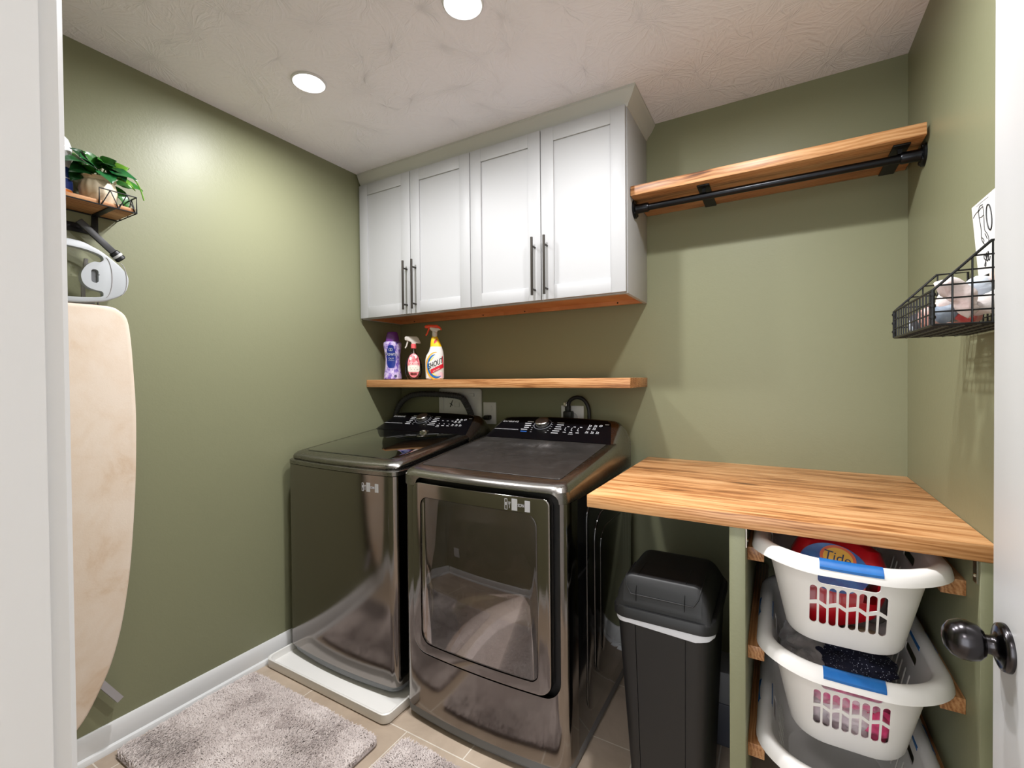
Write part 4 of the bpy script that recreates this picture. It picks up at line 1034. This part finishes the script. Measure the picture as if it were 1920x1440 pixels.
    for p, q in (((-.010, -.004), (.016, .008)),):
        l.raw([(cx + .007 + a, fy3(cx + .007 + a, SH + .200 + b) - .0012, SH + .200 + b) for a, b in ((-.012, -.010), (.008, .0), (.010, .018), (-.010, .006))], [(0, 1, 2, 3)])
    l.m = 6
    l.raw(*surf_disc(fy3, cx + .042, SH + .022, .017, .017, .0012))
    l.build('front_label', [pbr('label_amber', rgb(240, 172, 48), .4), pbr('label_blue', rgb(20, 104, 176), .4), pbr('label_light_yellow', rgb(246, 226, 110), .4), pbr('label_red', rgb(206, 28, 48), .4), WPLAST, INK, pbr('label_faint_pink', rgb(232, 196, 206), .4)], t, smooth=False)
    MB().lathe((cx + .002, cy, SH + .228), [(.017, 0), (.018, .003), (.018, .024), (.015, .028)], 20).build('collar', WPLAST, t)
    OR = pbr('orange_trigger', rgb(238, 74, 30), .35)
    h = MB().prism([(cx - .030, SH + .268), (cx - .015, SH + .258), (cx - .012, SH + .252), (cx + .020, SH + .252), (cx + .022, SH + .262), (cx + .048, SH + .268), (cx + .050, SH + .273), (cx - .034, SH + .280)], 'y', cy - .012, cy + .012, .003)
    hd = h.build('spray_head', WPLAST, t)
    MB().prism([(cx - .070, SH + .280), (cx - .066, SH + .288), (cx - .040, SH + .2925), (cx + .020, SH + .292), (cx + .040, SH + .283), (cx + .054, SH + .266), (cx + .050, SH + .264), (cx + .020, SH + .276), (cx - .030, SH + .277), (cx - .058, SH + .273)], 'y', cy - .0135, cy + .0135, .004).build('shroud', OR, hd)
    t.rotation_euler.z = math.radians(42); t.scale = (.75, .95, 1)
    MB().tube([(cx - .036, cy, SH + .276), (cx - .045, cy, SH + .258), (cx - .052, cy, SH + .244), (cx - .061, cy, SH + .236)], [.007, .0055, .005, .004], 10, smooth=4).build('trigger', OR, hd)
bottles()

# ------------------------------------------------------------------ left wall: rustic shelf, plant, ironing board
def left_shelf():
    y0, y1, d, zb = -1.86, -1.4245, .148, 1.8665
    t = thing('wall_shelf', (0, -1.64, zb), 'small rustic wooden wall shelf with a black wire rail, on the left wall', 'shelf')
    MB().box(.004, d, y0, y1, zb, zb + .013, .0015).build('board', WOOD_R, t)
    m = MB(); r = .0022
    m.tube([(.003, y0, zb - .002), (d + .002, y0, zb - .002), (d + .002, y1 + .002, zb - .002), (.003, y1 + .002, zb - .002), (.003, y0, zb - .002)], r, 8)
    def rail(pts_lo, pts_hi, n, first_up):
        (a, b), (c, e) = pts_lo, pts_hi
    zt = zb + .052
    for s, ya, yb in ((1, -1.522, y1 + .002), (-1, y0, -1.762)):
        xo = d + .002; ye = yb if s == 1 else ya; yi = ya if s == 1 else yb
        m.tube([(xo, yi, zb), (xo, yi, zt), (xo, ye, zt), (xo, ye, zb - .003)], r, 8)
        m.tube([(xo, ye, zt), (.014, ye, zt), (.014, ye, zb)], r, 8)
        k = 4
        for j in range(k):
            f0, f1 = (.06 + .9 * j / k), (.06 + .9 * (j + 1) / k)
            ya_, yb_ = yi + (ye - yi) * f0, yi + (ye - yi) * f1
            m.tube([(xo, ya_, zb if j % 2 == 0 else zt), (xo, yb_, zt if j % 2 == 0 else zb)], r * .75, 6)
            xa_, xb_ = xo - (xo - .014) * f0, xo - (xo - .014) * f1
            m.tube([(xa_, ye, zb if j % 2 == 0 else zt), (xb_, ye, zt if j % 2 == 0 else zb)], r * .75, 6)
    m.build('wire_rail', BLACK, t)
    for yb in (-1.487, -1.80):
        b = MB().box(.002, d, yb - .009, yb + .009, zb - .0035, zb - .0005, .0005).box(.0005, .0035, yb - .009, yb + .009, zb - .075, zb - .0005, .0005)
        b.build('bracket', BLACK, t)
    b = MB().box(.0035, .0065, -1.80, -1.487, zb - .070, zb - .040, .0008)
    for yy in (-1.52, -1.58, -1.64, -1.70):
        b.tube([(.006, yy, zb - .047), (.024, yy, zb - .058), (.030, yy, zb - .048)], .003, 8, smooth=4)
    b.build('hook_rail', BLACK, t)
left_shelf()

def leaf_mesh(m, base, tip, w, nrm, droop, seed=0):
    """pointed heart-shaped leaf from base to tip, folded along its midrib"""
    B, T = Vector(base), Vector(tip); L = (T - B).length; d = (T - B).normalized(); n = Vector(nrm).normalized(); s = d.cross(n).normalized(); n = s.cross(d)
    prof = [(0, .0), (.02, .30), (.10, .70), (.24, .98), (.40, 1.0), (.58, .82), (.75, .54), (.90, .22), (1., .0)]
    vs, fs = [], []
    for i, (u, ww) in enumerate(prof):
        c = B + d * L * u + n * (math.sin(u * math.pi) * droop * L * .6 - droop * L * u * u * .5)
        bk = -.06 * L * (u < .06)
        for j, q in enumerate((-1, -.55, 0, .55, 1)):
            vs.append(c + s * q * ww * w + n * (abs(q) * ww * w * .32 - (q * q) * ww * w * .18) + d * bk * abs(q) + n * .002 * math.sin(seed + 9 * u + 4 * q))
    for i in range(len(prof) - 1):
        for j in range(4): fs.append((i * 5 + j, i * 5 + j + 1, i * 5 + j + 6, i * 5 + j + 5))
    m.raw(vs, fs)
def plant():
    c = Vector((.082, -1.502, 1.8797))
    t = thing('potted_plant', c, 'pothos plant in a ribbed cream pot on the rustic wall shelf', 'plant')
    pot = MB().lathe(c, [(.026, 0), (.034, .002), (.045, .022), (.0495, .045), (.046, .066), (.040, .076), (.043, .083), (.0475, .086), (.046, .087), (.038, .080), (.036, .070), (.001, .070)], 72, mod=lambda a, h: 1 + (.022 * math.cos(a * 14) if .003 < h < .082 else 0))
    pot.build('pot', pbr('cream_glazed_pot', rgb(228, 214, 190), .3, var=(26, rgb(206, 188, 160))), t)
    MB().ball((c.x, c.y, c.z + .068), .036, 2, (1, 1, .12)).build('soil', pbr('dark_soil', rgb(46, 34, 24), .9), t)
    lf = MB(); st = MB(); top = c + Vector((0, 0, .075))
    V = Vector
    # (base offset, tip offset, half width, normal, droop, material) in y (right in the picture), z up, x out of the wall
    L = [((.02, -.01, .060), (.045, -.115, .060), .028, (.6, .1, 1), .25, 0), ((.0, -.03, .075), (.0, -.10, .075), .020, (.7, 0, 1), .2, 1),
         ((-.01, .0, .080), (.03, -.075, .108), .022, (.9, .1, .5), .1, 1), ((.0, .005, .082), (.02, -.045, .114), .020, (.9, -.2, .6), .1, 2),
         ((.0, .022, .090), (.035, -.01, .098), .021, (.8, .2, .7), .1, 2), ((.0, .02, .088), (.045, .060, .072), .024, (.8, .1, .8), .1, 1),
         ((-.01, .030, .080), (.02, .078, .106), .020, (.9, -.3, .3), .1, 3), ((.0, .035, .085), (-.01, .037, .128), .010, (1, .2, 0), .1, 1),
         ((.02, .0, .062), (.075, .012, .020), .024, (1, .1, .5), .2, 0), ((.02, .02, .070), (.065, .085, .058), .023, (.9, 0, .9), .15, 0),
         ((.0, .05, .045), (.02, .118, .044), .025, (.8, 0, .8), .15, 2), ((.0, .045, .030), (.01, .080, -.035), .017, (1, .4, .1), .1, 2),
         ((.015, .04, .060), (.05, .085, .028), .010, (1, .3, .3), .2, 3), ((.0, -.05, .050), (.02, -.075, .008), .014, (1, 0, .2), .1, 1),
         ((-.02, -.01, .07), (-.05, -.05, .10), .02, (.4, 0, 1), .1, 1), ((-.02, .02, .07), (-.055, .04, .09), .02, (.4, 0, 1), .1, 0), ((.02, -.03, .05), (.075, -.06, .055), .02, (.7, 0, 1), .2, 2), ((.0, -.02, .085), (.04, -.055, .085), .022, (.9, .1, .7), .15, 0), ((.0, .0, .085), (.05, .03, .088), .024, (.8, .1, .9), .15, 1), ((.01, -.03, .06), (.05, -.085, .03), .020, (1, -.1, .4), .2, 1), ((.015, .03, .075), (.06, .055, .045), .022, (1, .2, .6), .2, 0), ((-.01, -.03, .085), (.0, -.12, .085), .020, (.8, 0, .8), .15, 2), ((.0, .01, .09), (.03, .04, .112), .020, (1, .1, .5), .1, 2)]
    for i, (b, e, w, n, dr, mi) in enumerate(L):
        lf.m = mi; B = top + V(b) - V((0, 0, .03)); E_ = top + V(e) - V((0, 0, .03)); leaf_mesh(lf, B, E_, w * 1.35, n, dr, i)
        st.tube([top + V((b[0] * .3, b[1] * .3, -.012)), top + V((b[0] * .8, b[1] * .6, b[2] * .45 - .01)), B], .0016, 6, smooth=4)
    st.tube([top + V((.03, .03, .02)), top + V((.05, .07, .035)), top + V((.055, .092, .01)), top + V((.055, .106, -.035))], .0022, 6, smooth=5)
    gs = [pbr('leaf_dark_green', rgb(24, 84, 44), .28, var=(40, rgb(36, 104, 52))), pbr('leaf_deep_green', rgb(22, 66, 30), .3), pbr('leaf_mid_green', rgb(48, 112, 36), .3, var=(30, rgb(38, 90, 34))), pbr('leaf_light_green', rgb(104, 156, 46), .35)]
    lf.build('foliage', gs, t, 60); st.build('stem', gs[3], t)
plant()
def shelf_bottle():
    c = (.060, -1.598, 1.8797)
    t = thing('spray_bottle', c, 'white bottle with a blue and orange label at the door end of the rustic shelf', 'bottle')
    MB().lathe(c, [(.030, 0), (.036, .004), (.037, .10), (.036, .128), (.037, .14), (.037, .165), (.030, .188), (.016, .203), (.001, .206)], 32).build('bottle', pbr('glossy_white_bottle', rgb(228, 230, 232), .15), t)
    m = MB(); m.lathe((c[0], c[1], c[2] + .012), [(.0374, 0), (.0378, .001), (.0378, .011), (.0374, .012)], 32, cap=False); m.m = 1
    m.lathe((c[0], c[1], c[2] + .026), [(.0374, 0), (.0378, .001), (.0378, .031), (.0374, .032)], 32, cap=False).lathe((c[0], c[1], c[2] + .061), [(.0374, 0), (.0378, .001), (.0378, .031), (.0374, .032)], 32, cap=False)
    m.build('label_band', [pbr('label_orange_band', rgb(226, 130, 50), .4), pbr('label_blue_band', rgb(30, 56, 124), .4)], t)
shelf_bottle()

def ironing_board():
    t = thing('ironing_board', (.06, -1.605, .9), 'ironing board with a stained cream cover hanging on the left wall', 'ironing board')
    yc = -1.605
    R = [(-1.4885, 1.5463), (-1.4526, 1.5346), (-1.4306, 1.5059), (-1.4211, 1.4326), (-1.4152, 1.3211), (-1.4108, 1.2086), (-1.4109, 1.096), (-1.4148, .9464), (-1.4233, .7982), (-1.4329, .6703), (-1.4452, .5631), (-1.465, .4423), (-1.4929, .3377), (-1.5223, .2697), (-1.5561, .2055), (-1.5850, .1690)]
    right = [Vector((0, y, z)) for y, z in R]; right = [Vector((0, yc, 1.5455)), *right, Vector((0, yc, .155))]
    right = catmull(right, 3); poly = [(p.y, p.z) for p in right] + [(2 * yc - p.y, p.z) for p in right[-2:0:-1]]
    cen = (yc, .86)
    def ring(x, s): return [(x, cen[0] + (a - cen[0]) * (1 - s / .19), cen[1] + (b - cen[1]) * (1 - s / .70)) for a, b in poly]
    CV = NT('ironing_cover_cloth')
    f = CV.noise(CV.obj(), 7, 7, .62, .5); sx = CV.n.new('ShaderNodeSeparateXYZ'); CV.t.links.new(CV.pos(), sx.inputs[0])
    g = CV.math('ADD', f, CV.math('MULTIPLY', sx.outputs[2], bv=-.05)); g = CV.math('ADD', g, bv=.04)
    rp = CV.ramp([(.40, rgb(226, 210, 194)), (.56, rgb(222, 203, 184)), (.66, rgb(214, 190, 166)), (.78, rgb(207, 178, 152))]); CV.t.links.new(g, rp.inputs['Fac']); CV.link(rp, 'Color', CV.b, 'Base Color')
    CV.b.inputs['Roughness'].default_value = .85; CV.bump(CV.noise(CV.obj(), 220, 2), .2, .001)
    m = MB().loft([ring(.056, .012), ring(.056, .0), ring(.062, -.002), ring(.078, -.002), ring(.086, .001), ring(.089, .006), ring(.090, .014)])
    m.build('cover', CV.m, t, 50)['label'] = 'cream cloth cover with tan scorch stains'
    fr = MB()
    for s in (-1, 1): fr.tube([(.030, yc + s * .10, 1.50), (.030, yc + s * .07, .9), (.030, yc + s * .03, .30)], .009, 10)
    fr.tube([(.030, -1.545, 1.565), (.030, -1.545, 1.48)], .006, 8).tube([(.03, -1.492, 1.575), (.035, -1.492, 1.50)], .003, 8)
    fr.box(.026, .034, -1.545, -1.50, 1.53, 1.575, .002)
    GM = pbr('grey_powder_coat', rgb(168, 164, 166), .4, metal=.2)
    fr.build('frame', GM, t)
    lg = MB().tube([(.040, -1.60, .42), (.040, -1.458, .180)], .0145, 4); lg.build('leg', GM, t)
    # iron rest
    PL = pbr('light_grey_rest', rgb(178, 182, 186), .35)
    out = [(-1.605, 1.7505), (-1.552, 1.7495), (-1.5228, 1.7387), (-1.4982, 1.7269), (-1.4701, 1.7064), (-1.4441, 1.6828), (-1.4294, 1.6636), (-1.4252, 1.6403), (-1.4318, 1.6078), (-1.45, 1.5847), (-1.4794, 1.5678), (-1.5007, 1.5594), (-1.5551, 1.5501), (-1.605, 1.547)]
    inn = [(-1.605, 1.7285), (-1.5524, 1.7263), (-1.519, 1.720), (-1.4984, 1.7116), (-1.4944, 1.6993), (-1.5043, 1.6901), (-1.5195, 1.6886), (-1.5373, 1.6743), (-1.5496, 1.6528), (-1.5525, 1.635), (-1.5475, 1.6151), (-1.5344, 1.6018), (-1.5168, 1.5959), (-1.5002, 1.5932), (-1.4962, 1.585), (-1.5033, 1.575), (-1.5548, 1.5673), (-1.605, 1.5654)]
    def sym(pts):
        c = [(p.x, p.y) for p in catmull([Vector((a, b, 0)) for a, b in pts], 3)]
        return c + [(2 * yc - a, b) for a, b in c[-2:0:-1]]
    ir = MB().prism(sym(out), 'x', .066, .090, .005, 3).build('iron_rest', PL, t, 50)
    cut(ir, MB().prism(sym(inn), 'x', .04, .12))
    for v in ir.data.vertices:      # raised outer lip, thinner inner plate
        pass
    for s in (1, -1):
        sl = MB().prism([(yc + s * (a - yc), b) for a, b in rr(-1.527, -1.508, 1.620, 1.664, .008, 5)], 'x', .078, .12)
        cut(ir, sl)
        MB().prism([(yc + s * (a - yc), b) for a, b in rr(-1.526, -1.509, 1.621, 1.663, .008, 5)], 'x', .0772, .0790).lathe((.0885, yc + s * (-1.507 - yc), 1.648), [(.003, 0), (.002, .002), (.0005, .0025)], 10, 'x').build('slot_pad', pbr('mid_grey_pad', rgb(112, 114, 118), .4), ir)
    sm = MB()
    for k in range(2):
        pts = [(.0905, -1.492 + .040 * k + .020 * math.sin(q), 1.643 + .068 * math.cos(q) * (1 - .18 * k)) for q in [math.pi * j / 14 for j in range(1, 14)]]
        sm.tube(pts, .0012, 5)
    sm.build('seam_line', GM, ir)
    MB().tube([(.06, -1.69, 1.56), (.045, -1.685, 1.50)], .006, 8).build('rest_support', GM, t)
    MB().tube([(.06, -1.53, 1.70), (.03, -1.53, 1.62), (.03, -1.53, 1.52)], .006, 8).build('rest_support', GM, t)
    # black leg with its foot cap
    a, b = Vector((.045, -1.528, 1.812)), Vector((.050, -1.452, 1.738)); d = (b - a).normalized(); up = Vector((1, 0, 0)); s = d.cross(up)
    L = (b - a).length; M = basis(a, s, up, d)
    MB().box(-.0105, .0105, -.005, .005, -.02, L, .0015, mat=M).build('leg', pbr('charcoal_tube', rgb(52, 52, 54), .4), t)['label'] = 'flat black leg end'
    cc = MB().lathe((0, 0, 0), [(.012, L - .004), (.015, L - .002), (.016, L + .006), (.016, L + .026), (.013, L + .029), (.001, L + .0295)], 20)
    cc.deform(lambda v: (M @ v)[:]); cc.build('foot_cap', BLACK, t)
    c2 = MB().lathe((0, 0, 0), [(.0164, L + .008), (.0168, L + .009), (.0168, L + .015), (.0164, L + .016)], 20, cap=False); c2.deform(lambda v: (M @ v)[:]); c2.build('cap_band', pbr('silver_band', rgb(190, 190, 190), .4), t)
ironing_board()

# ------------------------------------------------------------------ right wall: wire basket with socks, paper sign
def wire_basket():
    y0, y1, x0, x1, zb, zf, zt = -.962, -.622, 2.302, 2.441, 1.388, 1.456, 1.540
    xs = 2.384
    t = thing('wire_basket', (x1, (y0 + y1) / 2, zb), 'black wire grid basket of socks on the right wall', 'basket')
    def frame_pts(y): return [(x0, y, zb), (x1, y, zb), (x1, y, zt), (xs, y, zt), (x0, y, zf), (x0, y, zb)]
    def topz(x): return zt if x > xs else zf + (zt - zf) * (x - x0) / (xs - x0)
    for y in (y0, y1):
        m = MB().tube(frame_pts(y), .0026, 8)
        for k in range(1, 5): x = x0 + (x1 - x0) * k / 5; m.tube([(x, y, zb), (x, y, topz(x))], .0016, 6)
        for k in range(1, 6):
            z = zb + .0253 * k; xa = x0 if z <= zf else x0 + (xs - x0) * (z - zf) / (zt - zf)
            if z < zt: m.tube([(xa, y, z), (x1, y, z)], .0016, 6)
        m.build('side_grid', BLACK, t)
    m = MB().tube([(x0, y0, zb), (x0, y1, zb), (x0, y1, zf), (x0, y0, zf), (x0, y0, zb)], .0026, 8)
    for k in range(1, 14): y = y0 + (y1 - y0) * k / 14; m.tube([(x0, y, zb), (x0, y, zf)], .0016, 6)
    for k in range(1, 3): z = zb + (zf - zb) * k / 3; m.tube([(x0, y0, z), (x0, y1, z)], .0016, 6)
    m.build('front_grid', BLACK, t)
    m = MB().tube([(x1, y0, zb), (x1, y1, zb), (x1, y1, zt - .03), (x1, y0, zt - .03), (x1, y0, zb)], .0024, 8)
    for k in range(1, 14): y = y0 + (y1 - y0) * k / 14; m.tube([(x1, y, zb), (x1, y, zt - .03)], .0016, 6)
    for k in range(1, 4): z = zb + .03 * k; m.tube([(x1, y0, z), (x1, y1, z)], .0016, 6)
    m.build('back_grid', BLACK, t)
    m = MB()
    for k in range(0, 15): y = y0 + (y1 - y0) * k / 14; m.tube([(x0, y, zb), (x1, y, zb)], .0017, 6)
    for k in range(1, 6): x = x0 + (x1 - x0) * k / 6; m.tube([(x, y0, zb - .002), (x, y1, zb - .002)], .0017, 6)
    m.build('bottom_grid', BLACK, t)
    for y in (y0, y1):
        m = MB()
        for k in range(3): m.lathe((x0 - .0005, y, zb + .012 + .022 * k), [(.0045, 0), (.0052, .003), (.0045, .006)], 8)
        m.lathe((x0 - .0005, y, zb), [(.0034, 0), (.0034, zf - zb)], 8).build('corner_clip', BLACK, t)
    for y in (y0 + .03, y1 - .03): MB().box(x1 - .001, W - .0005, y - .006, y + .006, zt - .05, zt - .02).build('wall_hook', BLACK, t)
    # socks
    def sock(pts, r, mat, lab, seed, flat=.7):
        P = catmull([Vector(p) for p in pts], 6); n = len(P); m = MB()
        rad = [r * (.55 + .45 * math.sin(math.pi * min(1, .15 + .85 * i / (n - 1)) ** .8)) if i not in (0, n - 1) else r * .3 for i in range(n)]
        m.tube(P, rad, 14)
        m.deform(lambda v: v + Vector((noise.noise(v * 42 + Vector((seed, 0, 0))), noise.noise(v * 42 + Vector((0, seed, 0))), noise.noise(v * 42 + Vector((0, 0, seed))))) * .009)
        tag(m.build('sock', mat, None, 80), lab, 'sock', 'socks in the wire basket')
    SW = mat_cloth('sock_white', rgb(226, 220, 216), rgb(206, 198, 196), 26); SP = mat_cloth('sock_coral', rgb(226, 140, 128), rgb(234, 196, 184), 40)
    SB = mat_cloth('sock_pale_blue', rgb(186, 198, 212), rgb(204, 212, 222), 30); SG = mat_cloth('sock_grey_blue', rgb(104, 118, 138), rgb(150, 160, 172), 40)
    SN = mat_cloth('sock_peach', rgb(230, 184, 158), rgb(236, 206, 190), 30); SR = mat_cloth('sock_red', rgb(204, 60, 66), rgb(220, 110, 104), 30)
    SM = mat_cloth('sock_blush_white', rgb(236, 231, 229), rgb(228, 200, 196), 12); SD = mat_cloth('sock_charcoal', rgb(66, 68, 76), rgb(110, 112, 122), 30)
    z = zb + .004
    sock([(2.318, -.93, z + .068), (2.334, -.925, z + .070), (2.352, -.925, z + .052), (2.362, -.925, z + .030), (2.372, -.925, z + .016)], .019, SM, 'white sock with a blush patch, folded over near the front corner of the wire basket', 1)
    sock([(2.425, -.93, z + .034), (2.40, -.92, z + .038), (2.385, -.86, z + .030)], .022, SW, 'white ribbed sock low at the door end of the wire basket', 2)
    sock([(2.385, -.88, z + .070), (2.405, -.85, z + .078), (2.43, -.83, z + .070)], .023, SB, 'pale blue sock on top of the pile near the wall in the wire basket', 3)
    sock([(2.332, -.90, z + .024), (2.345, -.87, z + .024), (2.365, -.845, z + .026)], .021, SG, 'grey blue sock behind the front corner of the wire basket', 4)
    sock([(2.325, -.83, z + .026), (2.335, -.79, z + .028), (2.33, -.75, z + .026)], .023, SP, 'coral striped sock behind the front grid of the wire basket', 5)
    sock([(2.36, -.80, z + .055), (2.372, -.765, z + .058), (2.36, -.72, z + .050)], .024, SW, 'white sock on top in the middle of the wire basket', 6)
    sock([(2.33, -.72, z + .024), (2.345, -.69, z + .03), (2.365, -.665, z + .026)], .022, SD, 'charcoal sock at the counter end of the wire basket', 7)
    sock([(2.42, -.90, z + .086), (2.43, -.86, z + .096), (2.432, -.82, z + .088)], .020, SN, 'peach sock against the wall in the wire basket', 8)
    sock([(2.36, -.90, z + .016), (2.375, -.87, z + .017), (2.39, -.84, z + .016)], .015, SR, 'red sock peeking out low in the wire basket', 9)
    sock([(2.40, -.79, z + .022), (2.40, -.74, z + .024), (2.405, -.68, z + .022)], .025, SP, 'coral sock on the bottom in the rear of the wire basket', 10)
    sock([(2.312 + .03, -.665, z + .02), (2.35, -.645, z + .024), (2.385, -.64, z + .02)], .020, SB, 'pale blue sock in the far corner of the wire basket', 11)
wire_basket()
def paper_sign():
    M = basis(Vector((W - .0009, -.742, 1.602)), Vector((0, -math.cos(.21), -math.sin(.21) * 0 + .0)).normalized(), Vector((0, 0, 1)), Vector((-1, 0, 0)))
    # sheet leans: its left edge runs down to the right
    def P(a, b, c=0.): return Vector((W - .0009 - c, -.6344 - a - .262 * (1.689 - b) * 1.0, b + .012 * 0))
    t = thing('paper_sign', (W - .001, -.74, 1.60), 'white paper with a drawn sock and lettering on the wall above the wire basket', 'paper')
    Z0, Z1, WD = 1.44, 1.690, .205
    s = MB(); vs = [P(0, Z1), P(WD, Z1), P(WD, Z0), P(0, Z0)]; vs += [v + Vector((-.0012, 0, 0)) for v in vs]
    s.raw(vs, [(0, 1, 2, 3), (7, 6, 5, 4), (0, 4, 5, 1), (1, 5, 6, 2), (2, 6, 7, 3), (3, 7, 4, 0)]); s.build('sheet', PAPER, t, smooth=False)
    k = MB(); r = .0009
    def line(pts, rr_=r): k.tube([P(a, b, .0014) for a, b in pts], rr_, 6, smooth=4)
    _l = line
    def line(pts, rr_=r): _l([((a - .035) * 1.32 + .039, b) for a, b in pts], rr_)
    line([(.035, 1.668), (.036, 1.652), (.039, 1.622), (.037, 1.602), (.042, 1.588), (.054, 1.580), (.064, 1.584), (.066, 1.594), (.060, 1.606), (.053, 1.618), (.056, 1.650), (.056, 1.672)])
    line([(.035, 1.668), (.045, 1.671), (.056, 1.672)]); line([(.036, 1.652), (.046, 1.650), (.056, 1.652)]); line([(.037, 1.604), (.046, 1.594), (.042, 1.588)]); line([(.053, 1.607), (.060, 1.592)])
    line([(.010, 1.662), (.022, 1.668), (.035, 1.670), (.044, 1.678), (.056, 1.676)])
    line = _l; o = [(.0945 + .0135 * math.sin(q), 1.637 + .030 * math.cos(q)) for q in [2 * math.pi * j / 20 for j in range(21)]]
    k.tube([P(a, b, .0016) for a, b in o], .0016, 6)
    # handwritten "see"
    line([(.052, 1.556), (.046, 1.562), (.045, 1.552), (.052, 1.546), (.050, 1.534), (.044, 1.536), (.056, 1.548), (.062, 1.556), (.059, 1.562), (.056, 1.550), (.061, 1.542), (.068, 1.550), (.072, 1.558), (.069, 1.563), (.066, 1.550), (.071, 1.542), (.078, 1.550)], .0011)
    for b in (1.683,): line([(.03, b), (.06, b + .001), (.10, b)], .0004)
    k.build('ink_drawing', INK, t)
paper_sign()

# ------------------------------------------------------------------ bath rugs
def rug(name, x0, x1, y0, y1, rz, lab, count, seed):
    rnd = random.Random(seed); c = Vector(((x0 + x1) / 2, (y0 + y1) / 2, 0)); Rz = Matrix.Rotation(rz, 3, 'Z')
    t = thing(name, c, lab, 'rug', 'grey shag bath rugs')
    A = pbr('rug_backing', rgb(150, 138, 134), .95)
    q = [rr(x0 + i, x1 - i, y0 + i, y1 - i, .03, 6) for i in (.006, 0, 0, .006)]
    m = MB().loft([[(x, y, z) for x, y in p] for p, z in zip(q, (.0005, .004, .008, .012))]); m.deform(lambda v: c + Rz @ (v - c)); m.build('backing', A, t)
    TU = [NT('rug_pile_' + n) for n in ('light', 'mid', 'dark')]
    for u, col in zip(TU, (rgb(216, 205, 201), rgb(202, 190, 186), rgb(180, 167, 163))):
        u.b.inputs['Base Color'].default_value = col; u.b.inputs['Roughness'].default_value = .95; u.b.inputs['Sheen Weight'].default_value = .25
    p = MB(); n = 0
    while n < count:
        x, y = rnd.uniform(x0 + .003, x1 - .003), rnd.uniform(y0 + .003, y1 - .003)
        dx = max(x0 + .03 - x, x - x1 + .03, 0); dy = max(y0 + .03 - y, y - y1 + .03, 0)
        if dx * dx + dy * dy > .03 ** 2: continue
        n += 1
        w = noise.noise(Vector((x * 5, y * 5, seed))) + .6 * noise.noise(Vector((x * 16, y * 16, seed + 4)))
        ang = 2.2 + 2.6 * noise.noise(Vector((x * 4, y * 4, seed + 9))) + rnd.gauss(0, .7)
        lean = .006 + .006 * rnd.random() + .004 * w
        hgt = .010 + .006 * rnd.random() + .004 * w
        d = Vector((math.cos(ang), math.sin(ang), 0)); s = Vector((-d.y, d.x, 0)) * (.0010 + .0009 * rnd.random())
        b = Vector((x, y, .009)); mid = b + d * lean * .35 + Vector((0, 0, hgt * .75)); tip = b + d * lean + Vector((0, 0, hgt))
        p.m = 0 if w > .18 else (1 if w > -.22 else 2)
        if rnd.random() < .25: p.m = rnd.choice((0, 1, 2))
        e = Vector((0, 0, .0014)); vs = [b - s, b + s, mid + s * 1.1, mid - s * 1.1, tip + s * .75 - e, tip - s * .75 - e]
        p.raw([c + Rz @ (v - c) for v in vs], [(0, 1, 2, 3), (3, 2, 4, 5)])
    o = p.build('pile', [u.m for u in TU], t, smooth=False); o['kind'] = 'stuff'
rug('bath_rug', .056, .818, -1.482, -.988, 0., 'grey shag bath rug along the left baseboard in front of the drip pan', 62000, 3)
rug('bath_rug', .884, 1.60, -1.46, -.950, math.radians(-1.5), 'grey shag bath rug in front of the dryer, mostly below the picture', 42000, 8)

# ------------------------------------------------------------------ light: recessed lamps, an added hall fill lamp, daylight from the hall
def hall():
    t = thing('hall_fill_light', (1.7, YF - 1.0, H), 'unseen flush ceiling light added in the hall to brighten the doorway', 'ceiling light')  # out-of-view lamp, added to brighten the jamb, door and ceiling
    MB().lathe((1.7, YF - 1.0, H), [(.17, 0), (.17, -.03), (.15, -.05), (.001, -.052)], 36).build('diffuser', mat_emit('hall_fill_lamp', (1, .98, .98, 1), 48.), t)
    MB().lathe((1.7, YF - 1.0, H), [(.185, 0), (.185, -.012), (.172, -.014), (.172, 0)], 36, cap=False).build('rim', TRIM, t)
    w = bpy.data.worlds.new('daylight'); SC.world = w; w.use_nodes = True
    w.node_tree.nodes['Background'].inputs[0].default_value = (.93, .97, 1.0, 1); w.node_tree.nodes['Background'].inputs[1].default_value = 4.0
hall()
vs = SC.view_settings
vs.view_transform = 'Standard'; vs.look = 'None'; vs.gamma = 1.0; vs.use_curve_mapping = False; vs.exposure = 0.0
